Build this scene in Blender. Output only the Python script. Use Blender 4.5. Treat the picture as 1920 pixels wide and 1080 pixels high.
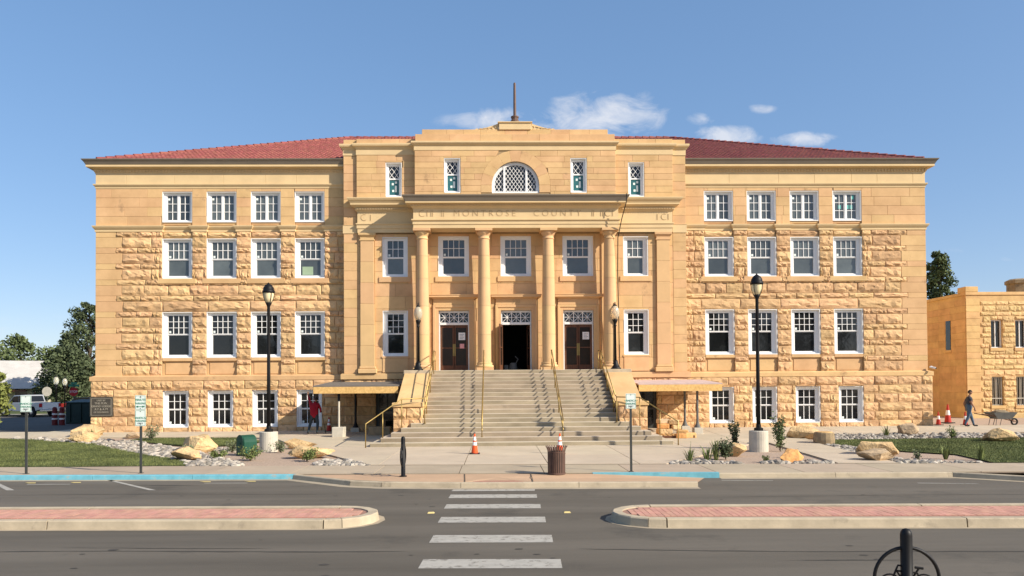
import bpy, bmesh, math, random
import numpy as np
from mathutils import Vector, Matrix, noise as mnoise
R = math.radians
for o in list(bpy.data.objects): bpy.data.objects.remove(o)
scn = bpy.context.scene
col = scn.collection
# ------------------------------------------------------------------ camera
cd = bpy.data.cameras.new('camera'); cam = bpy.data.objects.new('camera', cd); col.objects.link(cam)
cd.sensor_width = 36.0; cd.lens = 36.0 * 1400 / 1920; cd.shift_y = 0.0826
cd.clip_start = 0.1; cd.clip_end = 4000
cam.matrix_world = Matrix.Translation((-0.99, 0, 2.4)) @ Matrix.Rotation(R(-1.17), 4, 'Z') @ Matrix.Rotation(R(91.0), 4, 'X') @ Matrix.Rotation(R(-0.40), 4, 'Z')
scn.camera = cam
# ------------------------------------------------------------------ sky, sun, exposure
SUN_EL, SUN_AZ = R(31), R(120)            # azimuth clockwise from +Y
w = bpy.data.worlds.new('World'); scn.world = w; w.use_nodes = True
nt = w.node_tree; nt.nodes.clear()
def N(t, **k):
    n = nt.nodes.new(t)
    for a, b in k.items(): setattr(n, a, b)
    return n
def math_n(op, a, b=None, c=None, clamp=False):
    n = N('ShaderNodeMath', operation=op, use_clamp=clamp)
    for i, v in enumerate((a, b, c)):
        if v is None: continue
        if isinstance(v, (int, float)): n.inputs[i].default_value = v
        else: nt.links.new(v, n.inputs[i])
    return n.outputs[0]
sky = N('ShaderNodeTexSky', sky_type='NISHITA', sun_disc=False, sun_elevation=SUN_EL, sun_rotation=SUN_AZ, altitude=1700, air_density=1.0, dust_density=3.0, ozone_density=2.6)
tc = N('ShaderNodeTexCoord'); sp = N('ShaderNodeSeparateXYZ'); nt.links.new(tc.outputs['Generated'], sp.inputs[0])
yy = math_n('MAXIMUM', sp.outputs['Y'], 0.05)
U = math_n('DIVIDE', sp.outputs['X'], yy); V = math_n('DIVIDE', sp.outputs['Z'], yy)
cb = N('ShaderNodeCombineXYZ'); nt.links.new(U, cb.inputs[0]); nt.links.new(math_n('MULTIPLY', V, 1.8), cb.inputs[1])
nz = N('ShaderNodeTexNoise'); nz.inputs['Scale'].default_value = 19; nz.inputs['Distortion'].default_value = .5; nz.inputs['Detail'].default_value = 9; nz.inputs['Roughness'].default_value = 0.62
nt.links.new(cb.outputs[0], nz.inputs['Vector'])
tot = None
for px, py, rx, ry, s in [(1120,212,150,60,1.1),(925,224,125,34,1.0),(1000,232,90,24,.9),(1090,235,80,22,.9),(1210,215,75,58,.85),(1150,180,110,26,.8),(1370,250,85,28,1.4),(1515,254,76,20,1.3),(1440,196,34,13,.9),(1318,218,40,16,.7),(1250,250,60,24,.5),(740,232,14,9,.5),(1800,470,60,10,.25),(1890,482,50,9,.35),(40,610,130,50,.35)]:
    du = math_n('DIVIDE', math_n('SUBTRACT', U, (px-931)/1400), rx/1400)
    dv = math_n('DIVIDE', math_n('SUBTRACT', V, (727-(px-200)*.006-py)/1400), ry/1400)
    q = math_n('ADD', math_n('MULTIPLY', du, du), math_n('MULTIPLY', dv, dv))
    m = math_n('MULTIPLY', math_n('SUBTRACT', 1.0, q, clamp=True), s)
    tot = m if tot is None else math_n('MAXIMUM', tot, m)
den = math_n('MULTIPLY', math_n('SUBTRACT', math_n('ADD', math_n('MULTIPLY', nz.outputs[0], 3.0), math_n('MULTIPLY', tot, 1.1)), 1.95), 0.9, clamp=True)
den = math_n('MULTIPLY', math_n('MULTIPLY', den, math_n('MULTIPLY', tot, 1.3, clamp=True)), 0.78)
mx = N('ShaderNodeMix', data_type='RGBA'); nt.links.new(den, mx.inputs[0]); gm = N('ShaderNodeGamma'); gm.inputs[1].default_value = .50; hsv = N('ShaderNodeHueSaturation'); hsv.inputs['Saturation'].default_value = 1.55; hsv.inputs['Value'].default_value = 1.68
nt.links.new(sky.outputs[0], gm.inputs[0]); nt.links.new(gm.outputs[0], hsv.inputs['Color']); tn = N('ShaderNodeMix', data_type='RGBA', blend_type='MULTIPLY'); tn.inputs[0].default_value = 1; tn.inputs[7].default_value = (1.11, 1.09, 1.16, 1); nt.links.new(hsv.outputs[0], tn.inputs[6]); nt.links.new(tn.outputs[2], mx.inputs[6]); mx.inputs[7].default_value = (4.6, 4.7, 5.0, 1)
bg = N('ShaderNodeBackground'); bg.inputs[1].default_value = 0.13; nt.links.new(mx.outputs[2], bg.inputs[0])
wo = N('ShaderNodeOutputWorld'); nt.links.new(bg.outputs[0], wo.inputs[0])
sd = bpy.data.lights.new('sun', 'SUN'); sd.energy = 5.0; sd.angle = R(0.53); sd.color = (1.0, 0.91, 0.77)
sun = bpy.data.objects.new('sun', sd); col.objects.link(sun)
sdir = Vector((math.sin(SUN_AZ)*math.cos(SUN_EL), math.cos(SUN_AZ)*math.cos(SUN_EL), math.sin(SUN_EL)))
sun.rotation_euler = sdir.to_track_quat('Z', 'Y').to_euler(); sun.location = (40, -30, 40)
scn.view_settings.view_transform = 'Standard'; scn.view_settings.look = 'None'; scn.view_settings.gamma = 1; scn.view_settings.exposure = 0.52
scn.render.engine = 'CYCLES'
# ------------------------------------------------------------------ materials
def mat(name, c, rough=.8, var=.18, scale=3., c2=None, bump=0., bscale=None, metal=0., spec=.3, rnd=0., stain=None, stain_amt=.0, stain_scale=1.2, detail=6, ior=None, stretch=None, stain_lo=.62):
    m = bpy.data.materials.new(name); m.use_nodes = True; t = m.node_tree; b = t.nodes['Principled BSDF']
    L = t.links.new
    def nn(ty, **k):
        n = t.nodes.new(ty)
        for a, v in k.items(): setattr(n, a, v)
        return n
    b.inputs['Roughness'].default_value = rough; b.inputs['Metallic'].default_value = metal; b.inputs['Specular IOR Level'].default_value = spec
    if ior: b.inputs['IOR'].default_value = ior
    geo = nn('ShaderNodeNewGeometry'); vec = geo.outputs['Position']
    if stretch:
        mp = nn('ShaderNodeMapping'); mp.inputs['Scale'].default_value = stretch; L(vec, mp.inputs[0]); vec = mp.outputs[0]
    nz = nn('ShaderNodeTexNoise'); nz.inputs['Scale'].default_value = scale; nz.inputs['Detail'].default_value = detail; nz.inputs['Roughness'].default_value = .62; L(vec, nz.inputs['Vector'])
    rp = nn('ShaderNodeMapRange'); rp.inputs[1].default_value = .3; rp.inputs[2].default_value = .7; L(nz.outputs[0], rp.inputs[0])
    mx = nn('ShaderNodeMix', data_type='RGBA'); L(rp.outputs[0], mx.inputs[0])
    lo = [x*(1-var) for x in c]; hi = [min(1, x*(1+var)) for x in (c2 or c)]
    mx.inputs[6].default_value = (*lo, 1); mx.inputs[7].default_value = (*hi, 1)
    out = mx.outputs[2]
    if rnd:
        oi = nn('ShaderNodeObjectInfo'); r2 = nn('ShaderNodeMapRange'); r2.inputs[3].default_value = 1-rnd; r2.inputs[4].default_value = 1+rnd*.7; fa = nn('ShaderNodeMath', operation='ADD'); L(oi.outputs['Random'], fa.inputs[0]); L(geo.outputs['Random Per Island'], fa.inputs[1]); fr = nn('ShaderNodeMath', operation='FRACT'); L(fa.outputs[0], fr.inputs[0]); L(fr.outputs[0], r2.inputs[0])
        hs = nn('ShaderNodeHueSaturation'); L(r2.outputs[0], hs.inputs['Value']); L(out, hs.inputs['Color'])
        r3 = nn('ShaderNodeMath', operation='MULTIPLY_ADD'); r3.inputs[1].default_value = 7.31; r3.inputs[2].default_value = .0; L(fr.outputs[0], r3.inputs[0])
        r4 = nn('ShaderNodeMath', operation='FRACT'); L(r3.outputs[0], r4.inputs[0])
        r5 = nn('ShaderNodeMapRange'); r5.inputs[3].default_value = .487; r5.inputs[4].default_value = .502; L(r4.outputs[0], r5.inputs[0]); L(r5.outputs[0], hs.inputs['Hue'])
        out = hs.outputs[0]
    if stain:
        n2 = nn('ShaderNodeTexNoise'); n2.inputs['Scale'].default_value = stain_scale; n2.inputs['Detail'].default_value = 7; n2.inputs['Roughness'].default_value = .68; L(geo.outputs['Position'], n2.inputs['Vector'])
        r6 = nn('ShaderNodeMapRange'); r6.inputs[1].default_value = stain_lo; r6.inputs[2].default_value = stain_lo+.12; r6.inputs[4].default_value = stain_amt; L(n2.outputs[0], r6.inputs[0])
        m2 = nn('ShaderNodeMix', data_type='RGBA'); L(r6.outputs[0], m2.inputs[0]); L(out, m2.inputs[6]); m2.inputs[7].default_value = (*stain, 1); out = m2.outputs[2]
    L(out, b.inputs['Base Color'])
    if bump:
        n3 = nn('ShaderNodeTexNoise'); n3.inputs['Scale'].default_value = bscale or scale*4; n3.inputs['Detail'].default_value = 6; L(geo.outputs['Position'], n3.inputs['Vector'])
        bp = nn('ShaderNodeBump'); bp.inputs['Strength'].default_value = 1.0; bp.inputs['Distance'].default_value = bump; L(n3.outputs[0], bp.inputs['Height']); L(bp.outputs[0], b.inputs['Normal'])
    return m
M = {}
def dm(k, *a, **kw): M[k] = mat(k, *a, **kw)
ST = (.25, .15, .085)
dm('rock_stone', (.58,.37,.18), .9, .17, 2.2, c2=(.65,.44,.22), bump=.016, bscale=24, rnd=.17, stain=ST, stain_amt=.65, stain_scale=2.2, stain_lo=.585)
dm('ashlar', (.60,.39,.18), .88, .09, 1.1, c2=(.64,.43,.21), bump=.004, bscale=20, rnd=.07, stain=ST, stain_amt=.7, stain_scale=1.0)
dm('pale_stone', (.66,.49,.27), .88, .08, .9, bump=.003, bscale=20, stain=ST, stain_amt=.12, stain_scale=1.7)
dm('mortar', (.36,.25,.135), .95, .12, 2)
dm('column_stone', (.63,.42,.205), .85, .06, 1.5, bump=.003, bscale=25, rnd=.04)
dm('annex_stone', (.58,.40,.18), .9, .16, 2.2, c2=(.66,.47,.22), bump=.016, bscale=24, rnd=.12)
dm('annex_plain', (.58,.385,.165), .9, .12, 1.5, c2=(.63,.43,.19), rnd=.08, stain=ST, stain_amt=.35, stain_scale=1.1)
dm('inscription', (.46,.32,.17), .9, .1, 4)  # darker than the stone: shade of incised letters put into the colour
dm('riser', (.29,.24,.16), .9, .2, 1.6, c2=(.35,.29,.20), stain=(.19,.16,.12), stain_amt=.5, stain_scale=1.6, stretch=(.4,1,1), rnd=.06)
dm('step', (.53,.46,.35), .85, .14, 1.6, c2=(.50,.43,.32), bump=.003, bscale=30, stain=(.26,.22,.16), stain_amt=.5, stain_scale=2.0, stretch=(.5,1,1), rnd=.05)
dm('walk', (.50,.425,.31), .9, .10, .6, bump=.003, bscale=40, rnd=.05, stain=(.38,.315,.23), stain_amt=.5, stain_scale=.9, stain_lo=.57)
dm('front_walk', (.40,.33,.235), .9, .10, .9, bump=.003, bscale=40, rnd=.06, stain=(.30,.24,.18), stain_amt=.4, stain_scale=.7)
dm('kerb', (.45,.375,.265), .9, .18, 1.8, bump=.004, bscale=30, stain=(.24,.20,.15), stain_amt=.6, stain_scale=2.2, stain_lo=.57)
dm('tan_walk', (.47,.315,.2), .9, .10, .8, stain=(.36,.26,.18), stain_amt=.4, stain_scale=1)
dm('joint', (.11,.085,.06), .95, .1, 5)
dm('asphalt', (.107,.094,.075), .92, .18, .8, c2=(.121,.106,.085), bump=.006, bscale=90, stain=(.066,.06,.05), stain_amt=.7, stain_scale=.45, stretch=(.10,1,1), stain_lo=.56)
dm('tar', (.055,.05,.043), .85, .2, 5)
dm('far_asphalt', (.09,.083,.075), .92, .1, .4)
dm('gutter', (.36,.30,.215), .9, .15, 2)
dm('paint', (.38,.36,.315), .8, .12, 6, stain=(.15,.138,.115), stain_amt=.85, stain_scale=7, stain_lo=.53)
dm('blue_paint', (.15,.41,.49), .75, .16, 4, stain=(.36,.34,.28), stain_amt=.8, stain_scale=4, stain_lo=.56)
dm('yellow_paint', (.62,.49,.2), .8, .1, 8)
dm('paver', (.52,.285,.205), .9, .14, 3, rnd=.10, stain=(.36,.23,.17), stain_amt=.5, stain_scale=1.5, stain_lo=.55)
dm('paver_joint', (.30,.17,.125), .95, .1, 5)
dm('tactile', (.42,.22,.16), .9, .1, 4)
dm('lawn', (.055,.075,.018), .95, .3, .8, c2=(.085,.105,.026))
dm('blade', (.085,.105,.032), .8, .4, .7, c2=(.135,.15,.05))
dm('gravel', (.40,.30,.225), .95, .25, 18, bump=.02, bscale=30)
dm('river', (.29,.26,.215), .85, .3, 9, c2=(.36,.325,.27), rnd=.5)
dm('soil', (.22,.17,.11), .95, .2, 1)
dm('boulder_tan', (.46,.30,.145), .9, .25, 1.5, c2=(.60,.43,.225), bump=.04, bscale=16, stain=(.12,.075,.05), stain_amt=.85, stain_scale=1.7, stain_lo=.56)
dm('boulder_orange', (.60,.27,.085), .9, .25, 1.8, c2=(.66,.36,.14), bump=.03, bscale=7, stain=(.55,.42,.25), stain_amt=.6, stain_scale=2.5)
dm('boulder_grey', (.33,.24,.155), .9, .25, 1.8, c2=(.45,.33,.2), bump=.03, bscale=7)
dm('tile', (.215,.066,.05), .8, .2, 2.5, c2=(.27,.09,.068), rnd=.12)
dm('eave_metal', (.215,.18,.14), .6, .08, 1)
dm('white', (.80,.79,.77), .45, .02, 2)
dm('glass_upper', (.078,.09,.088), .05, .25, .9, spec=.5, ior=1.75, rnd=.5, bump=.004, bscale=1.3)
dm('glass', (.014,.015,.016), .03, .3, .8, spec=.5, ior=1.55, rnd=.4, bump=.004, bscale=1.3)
dm('sticker', (.72,.78,.74), .6, .03, 5)
dm('green_film', (.10,.42,.38), .5, .08, 3)
dm('teal_film', (.035,.13,.14), .3, .1, 3)
dm('door_glass', (.028,.019,.014), .1, .2, 2, spec=.3, ior=1.35)
dm('wood', (.12,.05,.025), .5, .3, 3, stretch=(6,6,.6))
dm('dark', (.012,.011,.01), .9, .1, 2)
dm('brass', (.34,.24,.085), .42, .15, 6, metal=.65)
dm('black', (.007,.007,.008), .5, .1, 5, spec=.25)
dm('post_grey', (.05,.053,.05), .5, .15, 5)
dm('lamp_glass', (.78,.66,.40), .25, .06, 6, spec=.5)
dm('globe_glass', (.95,.90,.72), .12, .04, 6, spec=.5)
M['globe_glass'].node_tree.nodes['Principled BSDF'].inputs['Transmission Weight'].default_value = .65
dm('concrete', (.50,.46,.38), .9, .12, 4, bump=.004, bscale=30)
dm('osb', (.62,.38,.13), .8, .16, 11, c2=(.68,.44,.17))
dm('felt', (.15,.135,.12), .9, .15, 2)
dm('pink_felt', (.52,.40,.37), .9, .15, 3)
dm('lumber', (.58,.36,.15), .8, .2, 5)
dm('bark', (.10,.075,.052), .95, .3, 6, bump=.02, bscale=15)
dm('leaf_dark', (.05,.07,.032), .75, .45, .9, c2=(.085,.108,.05))
dm('leaf_mid', (.07,.098,.035), .75, .4, .9, c2=(.11,.14,.055))
dm('leaf_light', (.13,.16,.035), .75, .35, 1.2, c2=(.19,.21,.06))
dm('leaf_grey', (.11,.135,.07), .8, .3, 5, c2=(.15,.17,.09))
dm('leaf_plant', (.09,.125,.035), .75, .35, 6, c2=(.16,.19,.06))
dm('orange', (.85,.10,.02), .5, .06, 5)
dm('red_dull', (.42,.03,.02), .6, .1, 5)
dm('guard_red', (.16,.02,.022), .6, .15, 5)
dm('band', (.82,.80,.78), .4, .03, 5)
dm('rubber', (.02,.02,.02), .8, .1, 5)
dm('rust_brown', (.125,.075,.058), .5, .2, 6)
dm('green_box', (.012,.065,.04), .45, .12, 5)
dm('sign', (.72,.80,.74), .5, .03, 8)
dm('sign_green', (.03,.22,.13), .6, .05, 8)
dm('sign_dark', (.05,.07,.07), .6, .05, 8)
dm('stop_red', (.45,.01,.015), .5, .05, 8)
dm('bronze', (.085,.075,.06), .5, .15, 5, metal=.3)
dm('bronze_text', (.33,.30,.24), .5, .1, 5)
dm('skin', (.30,.155,.095), .6, .08, 8)
dm('hair', (.018,.013,.01), .7, .2, 9)
dm('shirt_red', (.30,.008,.02), .85, .15, 6)
dm('shirt_dark', (.045,.048,.062), .85, .15, 6)
dm('denim', (.075,.115,.165), .9, .2, 8)
dm('denim_dark', (.03,.045,.055), .9, .2, 8)
dm('silver', (.45,.46,.47), .35, .04, 2, metal=.4, spec=.5)
dm('chrome', (.62,.62,.62), .2, .04, 2, metal=.8)
dm('dumpster', (.012,.032,.028), .5, .2, 3)
dm('house_wall', (.62,.55,.37), .9, .08, 2)
dm('house_roof', (.46,.44,.41), .8, .10, 1.2)
dm('steel_grey', (.12,.12,.115), .6, .2, 5)
dm('wood_grey', (.30,.22,.13), .9, .25, 6)
# ------------------------------------------------------------------ mesh helpers
class MB:
    def __init__(s): s.v = []; s.f = []
    def add(s, vs, fs):
        o = len(s.v); s.v += [tuple(v) for v in vs]; s.f += [tuple(i+o for i in f) for f in fs]; return s
    def box(s, x0, x1, y0, y1, z0, z1):
        return s.add([(x0,y0,z0),(x1,y0,z0),(x1,y1,z0),(x0,y1,z0),(x0,y0,z1),(x1,y0,z1),(x1,y1,z1),(x0,y1,z1)],
                     [(0,3,2,1),(4,5,6,7),(0,1,5,4),(1,2,6,5),(2,3,7,6),(3,0,4,7)])
    def quad(s, *p): return s.add(p, [tuple(range(len(p)))])
    def prism(s, pts, a, b):      # pts: list of 3D functions base; a,b offset vectors
        n = len(pts); A = [tuple(Vector(p)+Vector(a)) for p in pts]; B = [tuple(Vector(p)+Vector(b)) for p in pts]
        return s.add(A+B, [tuple(reversed(range(n))), tuple(range(n, 2*n))] + [(i, (i+1) % n, n+(i+1) % n, n+i) for i in range(n)])
    def tube(s, pts, r, n=8, closed=False, cap=True):
        pts = [Vector(p) for p in pts]; K = len(pts); rs = r if isinstance(r, (list, tuple)) else [r]*K
        vs = []; fs = []; up = Vector((0, 0, 1))
        prev = None
        for i, p in enumerate(pts):
            if closed: d = pts[(i+1) % K]-pts[i-1]
            else: d = pts[min(i+1, K-1)]-pts[max(i-1, 0)]
            d.normalize()
            a = prev if prev is not None else (up if abs(d.dot(up)) < .95 else Vector((1, 0, 0)))
            x = (a-d*a.dot(d)); 
            if x.length < 1e-4: x = d.orthogonal()
            x.normalize(); y = d.cross(x); prev = x
            for k in range(n):
                t = 2*math.pi*k/n; vs.append(p+(x*math.cos(t)+y*math.sin(t))*rs[i])
        for i in range(K if closed else K-1):
            j = (i+1) % K
            for k in range(n): fs.append((i*n+k, i*n+(k+1) % n, j*n+(k+1) % n, j*n+k))
        if cap and not closed: fs += [tuple(reversed(range(n))), tuple(range((K-1)*n, K*n))]
        return s.add(vs, fs)
    def lathe(s, prof, c=(0, 0, 0), n=20, caps=True):
        vs = []; fs = []
        for r, z in prof:
            for k in range(n): t = 2*math.pi*k/n; vs.append((c[0]+r*math.cos(t), c[1]+r*math.sin(t), c[2]+z))
        for i in range(len(prof)-1):
            for k in range(n): fs.append((i*n+k, i*n+(k+1) % n, (i+1)*n+(k+1) % n, (i+1)*n+k))
        if caps: fs += [tuple(reversed(range(n))), tuple(range((len(prof)-1)*n, len(prof)*n))]
        return s.add(vs, fs)
    def mold(s, prof, x0, x1, yf, yl=None, yr=None):   # profile (projection, z) swept along a front, mitred returns back to yl / yr
        vs = []; fs = []; k = 2+(yl is not None)+(yr is not None)
        for d, z in prof:
            if yl is not None: vs += [(x0-d, yl, z), (x0-d, yf-d, z)]
            else: vs.append((x0, yf-d, z))
            if yr is not None: vs += [(x1+d, yf-d, z), (x1+d, yr, z)]
            else: vs.append((x1, yf-d, z))
        for i in range(len(prof)-1):
            for j in range(k-1): fs.append((i*k+j, i*k+j+1, (i+1)*k+j+1, (i+1)*k+j))
        n = len(prof)
        fs.append(tuple(i*k for i in range(n-1, -1, -1))); fs.append(tuple(i*k+k-1 for i in range(n)))
        return s.add(vs, fs)
    def mesh(s, name, m=None, bev=0, smooth=False):
        me = bpy.data.meshes.new(name); me.from_pydata(s.v, [], s.f)
        if bev:
            b = bmesh.new(); b.from_mesh(me); bmesh.ops.recalc_face_normals(b, faces=b.faces)
            bmesh.ops.bevel(b, geom=[e for e in b.edges if len(e.link_faces) == 2 and e.calc_face_angle(0) > .5], offset=bev, segments=1, affect='EDGES', profile=.5, clamp_overlap=True)
            b.to_mesh(me); b.free()
        if m is not None: me.materials.append(M[m] if isinstance(m, str) else m)
        if smooth: me.polygons.foreach_set('use_smooth', [True]*len(me.polygons))
        me.update(); return me
    def build(s, name, m, parent=None, bev=0, smooth=False, loc=None, rot=None, **tags):
        return link(name, s.mesh(name, m, bev, smooth), parent, loc, rot, **tags)
def link(name, me, parent=None, loc=None, rot=None, **tags):
    o = bpy.data.objects.new(name, me); col.objects.link(o)
    if parent is not None: o.parent = parent
    if loc is not None: o.location = loc
    if rot is not None: o.rotation_euler = rot
    for k, v in tags.items(): o[k] = v
    return o
def thing(name, label, cat, loc=(0, 0, 0), rz=0, group=None):
    o = link(name, None, None, loc, (0, 0, rz), label=label, category=cat)
    if group: o['group'] = group
    o.empty_display_size = .2
    return o
def tag(o, label, cat, group=None):
    o['label'] = label; o['category'] = cat
    if group: o['group'] = group
    return o
def dup(o, parent=None, loc=None, rot=None, label=None):
    c = o.copy(); col.objects.link(c); c.parent = parent
    for ch in [k for k in o.children]: dup(ch, c)
    if loc is not None: c.location = loc
    if rot is not None: c.rotation_euler = rot
    if label: c['label'] = label
    return c
def text_mesh(body, size, ext=.004, m='black', space=1.0, thin=0.):
    cu = bpy.data.curves.new('t', 'FONT'); cu.body = body; cu.size = size; cu.extrude = ext; cu.align_x = 'CENTER'; cu.align_y = 'CENTER'; cu.resolution_u = 3; cu.space_character = space; cu.offset = -thin
    ob = bpy.data.objects.new('t', cu); col.objects.link(ob); bpy.context.view_layer.update()
    me = bpy.data.meshes.new_from_object(ob.evaluated_get(bpy.context.evaluated_depsgraph_get()))
    bpy.data.objects.remove(ob); me.materials.clear(); me.materials.append(M[m]); return me
FRONT = (math.pi/2, 0, 0)
def clip(poly, axis, lim, keep_less):
    out = []; n = len(poly)
    for i in range(n):
        a, b = poly[i], poly[(i+1) % n]; ina = (a[axis] <= lim) == keep_less or a[axis] == lim; inb = (b[axis] <= lim) == keep_less or b[axis] == lim
        if ina: out.append(a)
        if ina != inb:
            t = (lim-a[axis])/(b[axis]-a[axis]); out.append(tuple(a[k]+t*(b[k]-a[k]) for k in range(2)))
    return out
def clip_rect(poly, x0, x1, y0, y1):
    for ax, l, k in ((0, x0, False), (0, x1, True), (1, y0, False), (1, y1, True)):
        poly = clip(poly, ax, l, k)
        if len(poly) < 3: return []
    return poly
def gz(y): return 0.0 if y < 30 else (0.2 if y > 36.5 else .2*(y-30)/6.5)
def sheet(name, poly, dz, m, **tags):
    mb = MB()
    for a, b in ((-999, 30), (30, 36.5), (36.5, 999)):
        p = clip_rect(poly, -999, 999, a, b)
        if len(p) >= 3: mb.quad(*[(x, y, gz(y)+dz) for x, y in p])
    return mb.build(name, m, None, **tags)
def inside(p, poly):
    x, y = p; c = False; n = len(poly)
    for i in range(n):
        x1, y1 = poly[i]; x2, y2 = poly[i-1]
        if (y1 > y) != (y2 > y) and x < (x2-x1)*(y-y1)/(y2-y1)+x1: c = not c
    return c
rng = random.Random(7)
# ================================================================== GROUND, STREET
MB().quad((-900,-300,-.19),(900,-300,-.19),(900,1500,-.19),(-900,1500,-.19)).build('ground', 'soil', kind='structure')
road = MB().quad((-160,13,-.13),(160,-1,-.13),(160,15,-.13),(160,20,-.13),(-160,34,-.13)).build('road', 'asphalt', kind='structure')
def kl(x): return 20.35-.05*x
KP = [(-90, kl(-90)), (-40, kl(-40)), (-15, kl(-15)), (-6.6, kl(-6.6)), (-4.75, 19.2), (-3.9, 18.88), (-1.9, 18.6), (3.95, 18.33)]
KP2 = [(5.0, kl(5.0)), (11.2, kl(11.2)), (12.6, 18.75), (14, 18.1), (40, 17.0), (90, 14.6)]
def subdiv(p, L):
    out = [p[0]]
    for a, b in zip(p, p[1:]):
        d = math.dist(a, b); n = max(1, round(d/L))
        out += [(a[0]+(b[0]-a[0])*i/n, a[1]+(b[1]-a[1])*i/n) for i in range(1, n+1)]
    return out
def normals(p, closed=False):      # normal to the right of travel
    ns = []; n = len(p)
    for i in range(n):
        a = p[i-1] if (i > 0 or closed) else p[0]; b = p[(i+1) % n] if (i < n-1 or closed) else p[-1]
        d = Vector((b[0]-a[0], b[1]-a[1])).normalized(); ns.append((d.y, -d.x))
    return ns
def kerb_piece(parent, a, b, na, nb, zt, m, zr=-.13, w=.16, pan=.0, gap=.006):
    prof = [(-w, zt-.004), (-.02, zt), (0, zt-.02), (.025, zr-.04), (-w, zr-.06)]
    d = Vector((b[0]-a[0], b[1]-a[1])).normalized()*gap
    vs = []
    for (p, n, sg) in ((a, na, 1), (b, nb, -1)):
        for o, z in prof: vs.append((p[0]+d.x*sg+n[0]*o, p[1]+d.y*sg+n[1]*o, z))
    k = len(prof)
    fs = [(i, (i+1) % k, k+(i+1) % k, k+i) for i in range(k)] + [tuple(reversed(range(k))), tuple(range(k, 2*k))]
    return MB().add(vs, fs).build('kerb_stone', m, parent)
kerb = link('kerb', None, kind='structure')
for KQ in (KP, KP2):
  kp = subdiv(KQ, 3.0); kn = normals(kp)
  for i in range(len(kp)-1):
      xm = (kp[i][0]+kp[i+1][0])/2
      if abs(xm) > 45: continue
      m = 'blue_paint' if (-18 < xm < -6.6) else 'kerb'
      kerb_piece(kerb, kp[i], kp[i+1], kn[i], kn[i+1], 0.0, m)
  MB().add([(p[0]+n[0]*o, p[1]+n[1]*o, -.126) for p, n in zip(kp, kn) for o in (.02, .3)], [(2*i, 2*i+1, 2*i+3, 2*i+2) for i in range(len(kp)-1)]).build('gutter_pan', 'gutter', kerb)
# the blue kerb that stands behind the low right end of the crossing apron
MB().prism([(1.6,kl(1.6)-.02,-.05),(5.0,kl(5.0)-.02,-.05),(5.0,kl(5.0)+.14,-.05),(1.6,kl(1.6)+.14,-.05)], (0,0,-.1), (0,0,.066)).build('kerb_stone', 'blue_paint', kerb)
# yard base (gravel) behind the kerb
sheet('planting_bed', [(-90, kl(-90)+.1), (90, kl(90)+.1), (90, 60), (21.5, 60), (21.5, 38.6), (-24, 38.6), (-90, 38.6)], -.03, 'gravel', kind='structure')
# apron (bulb-out) in tan concrete, falling towards its right end
ap = [(-6.3,20.5,0),(-4.68,19.35,0),(-3.86,19.03,0),(-1.95,18.75,-.01),(-1.75,18.74,-.045),(-.2,18.68,-.045),(0,18.66,-.01),(3.6,18.49,-.03),(3.93,18.49,-.07),(4.5,19.9,-.127),(4.6,20.1,-.127),(1.6,20.26,-.008),(-1.0,20.4,-.004),(-4,20.55,-.002)]
apr = MB().add(ap+[(-1.0,19.6,-.008)], [(i, (i+1) % 14, 14) for i in range(14)]).build('crossing_apron', 'tan_walk', kind='structure')
tp = MB(); tp.box(-1.62, -.33, 18.76, 19.16, -.06, -.028)
for i in range(26):
    for j in range(5): tp.box(-1.6+i*.049, -1.572+i*.049, 18.78+j*.078, 18.82+j*.078, -.03, -.019)
tp.build('tactile_panel', 'tactile', apr)
for x0, y0, x1, y1 in ((-1.82,18.75,-1.9,20.42),(-.12,18.7,-.1,20.35)):
    MB().add([(x0,y0,-.0),(x0+.03,y0,-.0),(x1+.03,y1,.004),(x1,y1,.004)], [(0,1,2,3)]).build('joint_strip', 'joint', apr)
# front sidewalk slabs
fw = link('front_sidewalk', None, kind='structure')
MB().quad((-90,kl(-90)+.16,-.02),(90,kl(90)+.16,-.02),(90,17.6,-.02),(-90,27.6,-.02)).build('bedding', 'joint', fw)
def slab(parent, poly, m, dz=0., name='slab', g=.007, t=.06):
    c = (sum(p[0] for p in poly)/len(poly), sum(p[1] for p in poly)/len(poly)); n = len(poly)
    q = []
    for p in poly:
        d = Vector((c[0]-p[0], c[1]-p[1])); L = d.length; d = d/L*g*1.4 if L > 0 else d; q.append((p[0]+d.x, p[1]+d.y))
    top = [(x, y, gz(y)+dz) for x, y in q]; bot = [(x, y, gz(y)+dz-t) for x, y in q]
    return MB().add(top+bot, [tuple(range(n))] + [(i, n+i, n+(i+1) % n, (i+1) % n) for i in range(n)]).build(name, m, parent)
x = -42.0
while x < 42:
    L = 2.35
    a, b = x, x+L
    slab(fw, [(a, kl(a)+.16), (b, kl(b)+.16), (b+.0, 22.65-.05*b), (a+.0, 22.65-.05*a)], 'front_walk', g=.011)
    x += L
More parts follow.
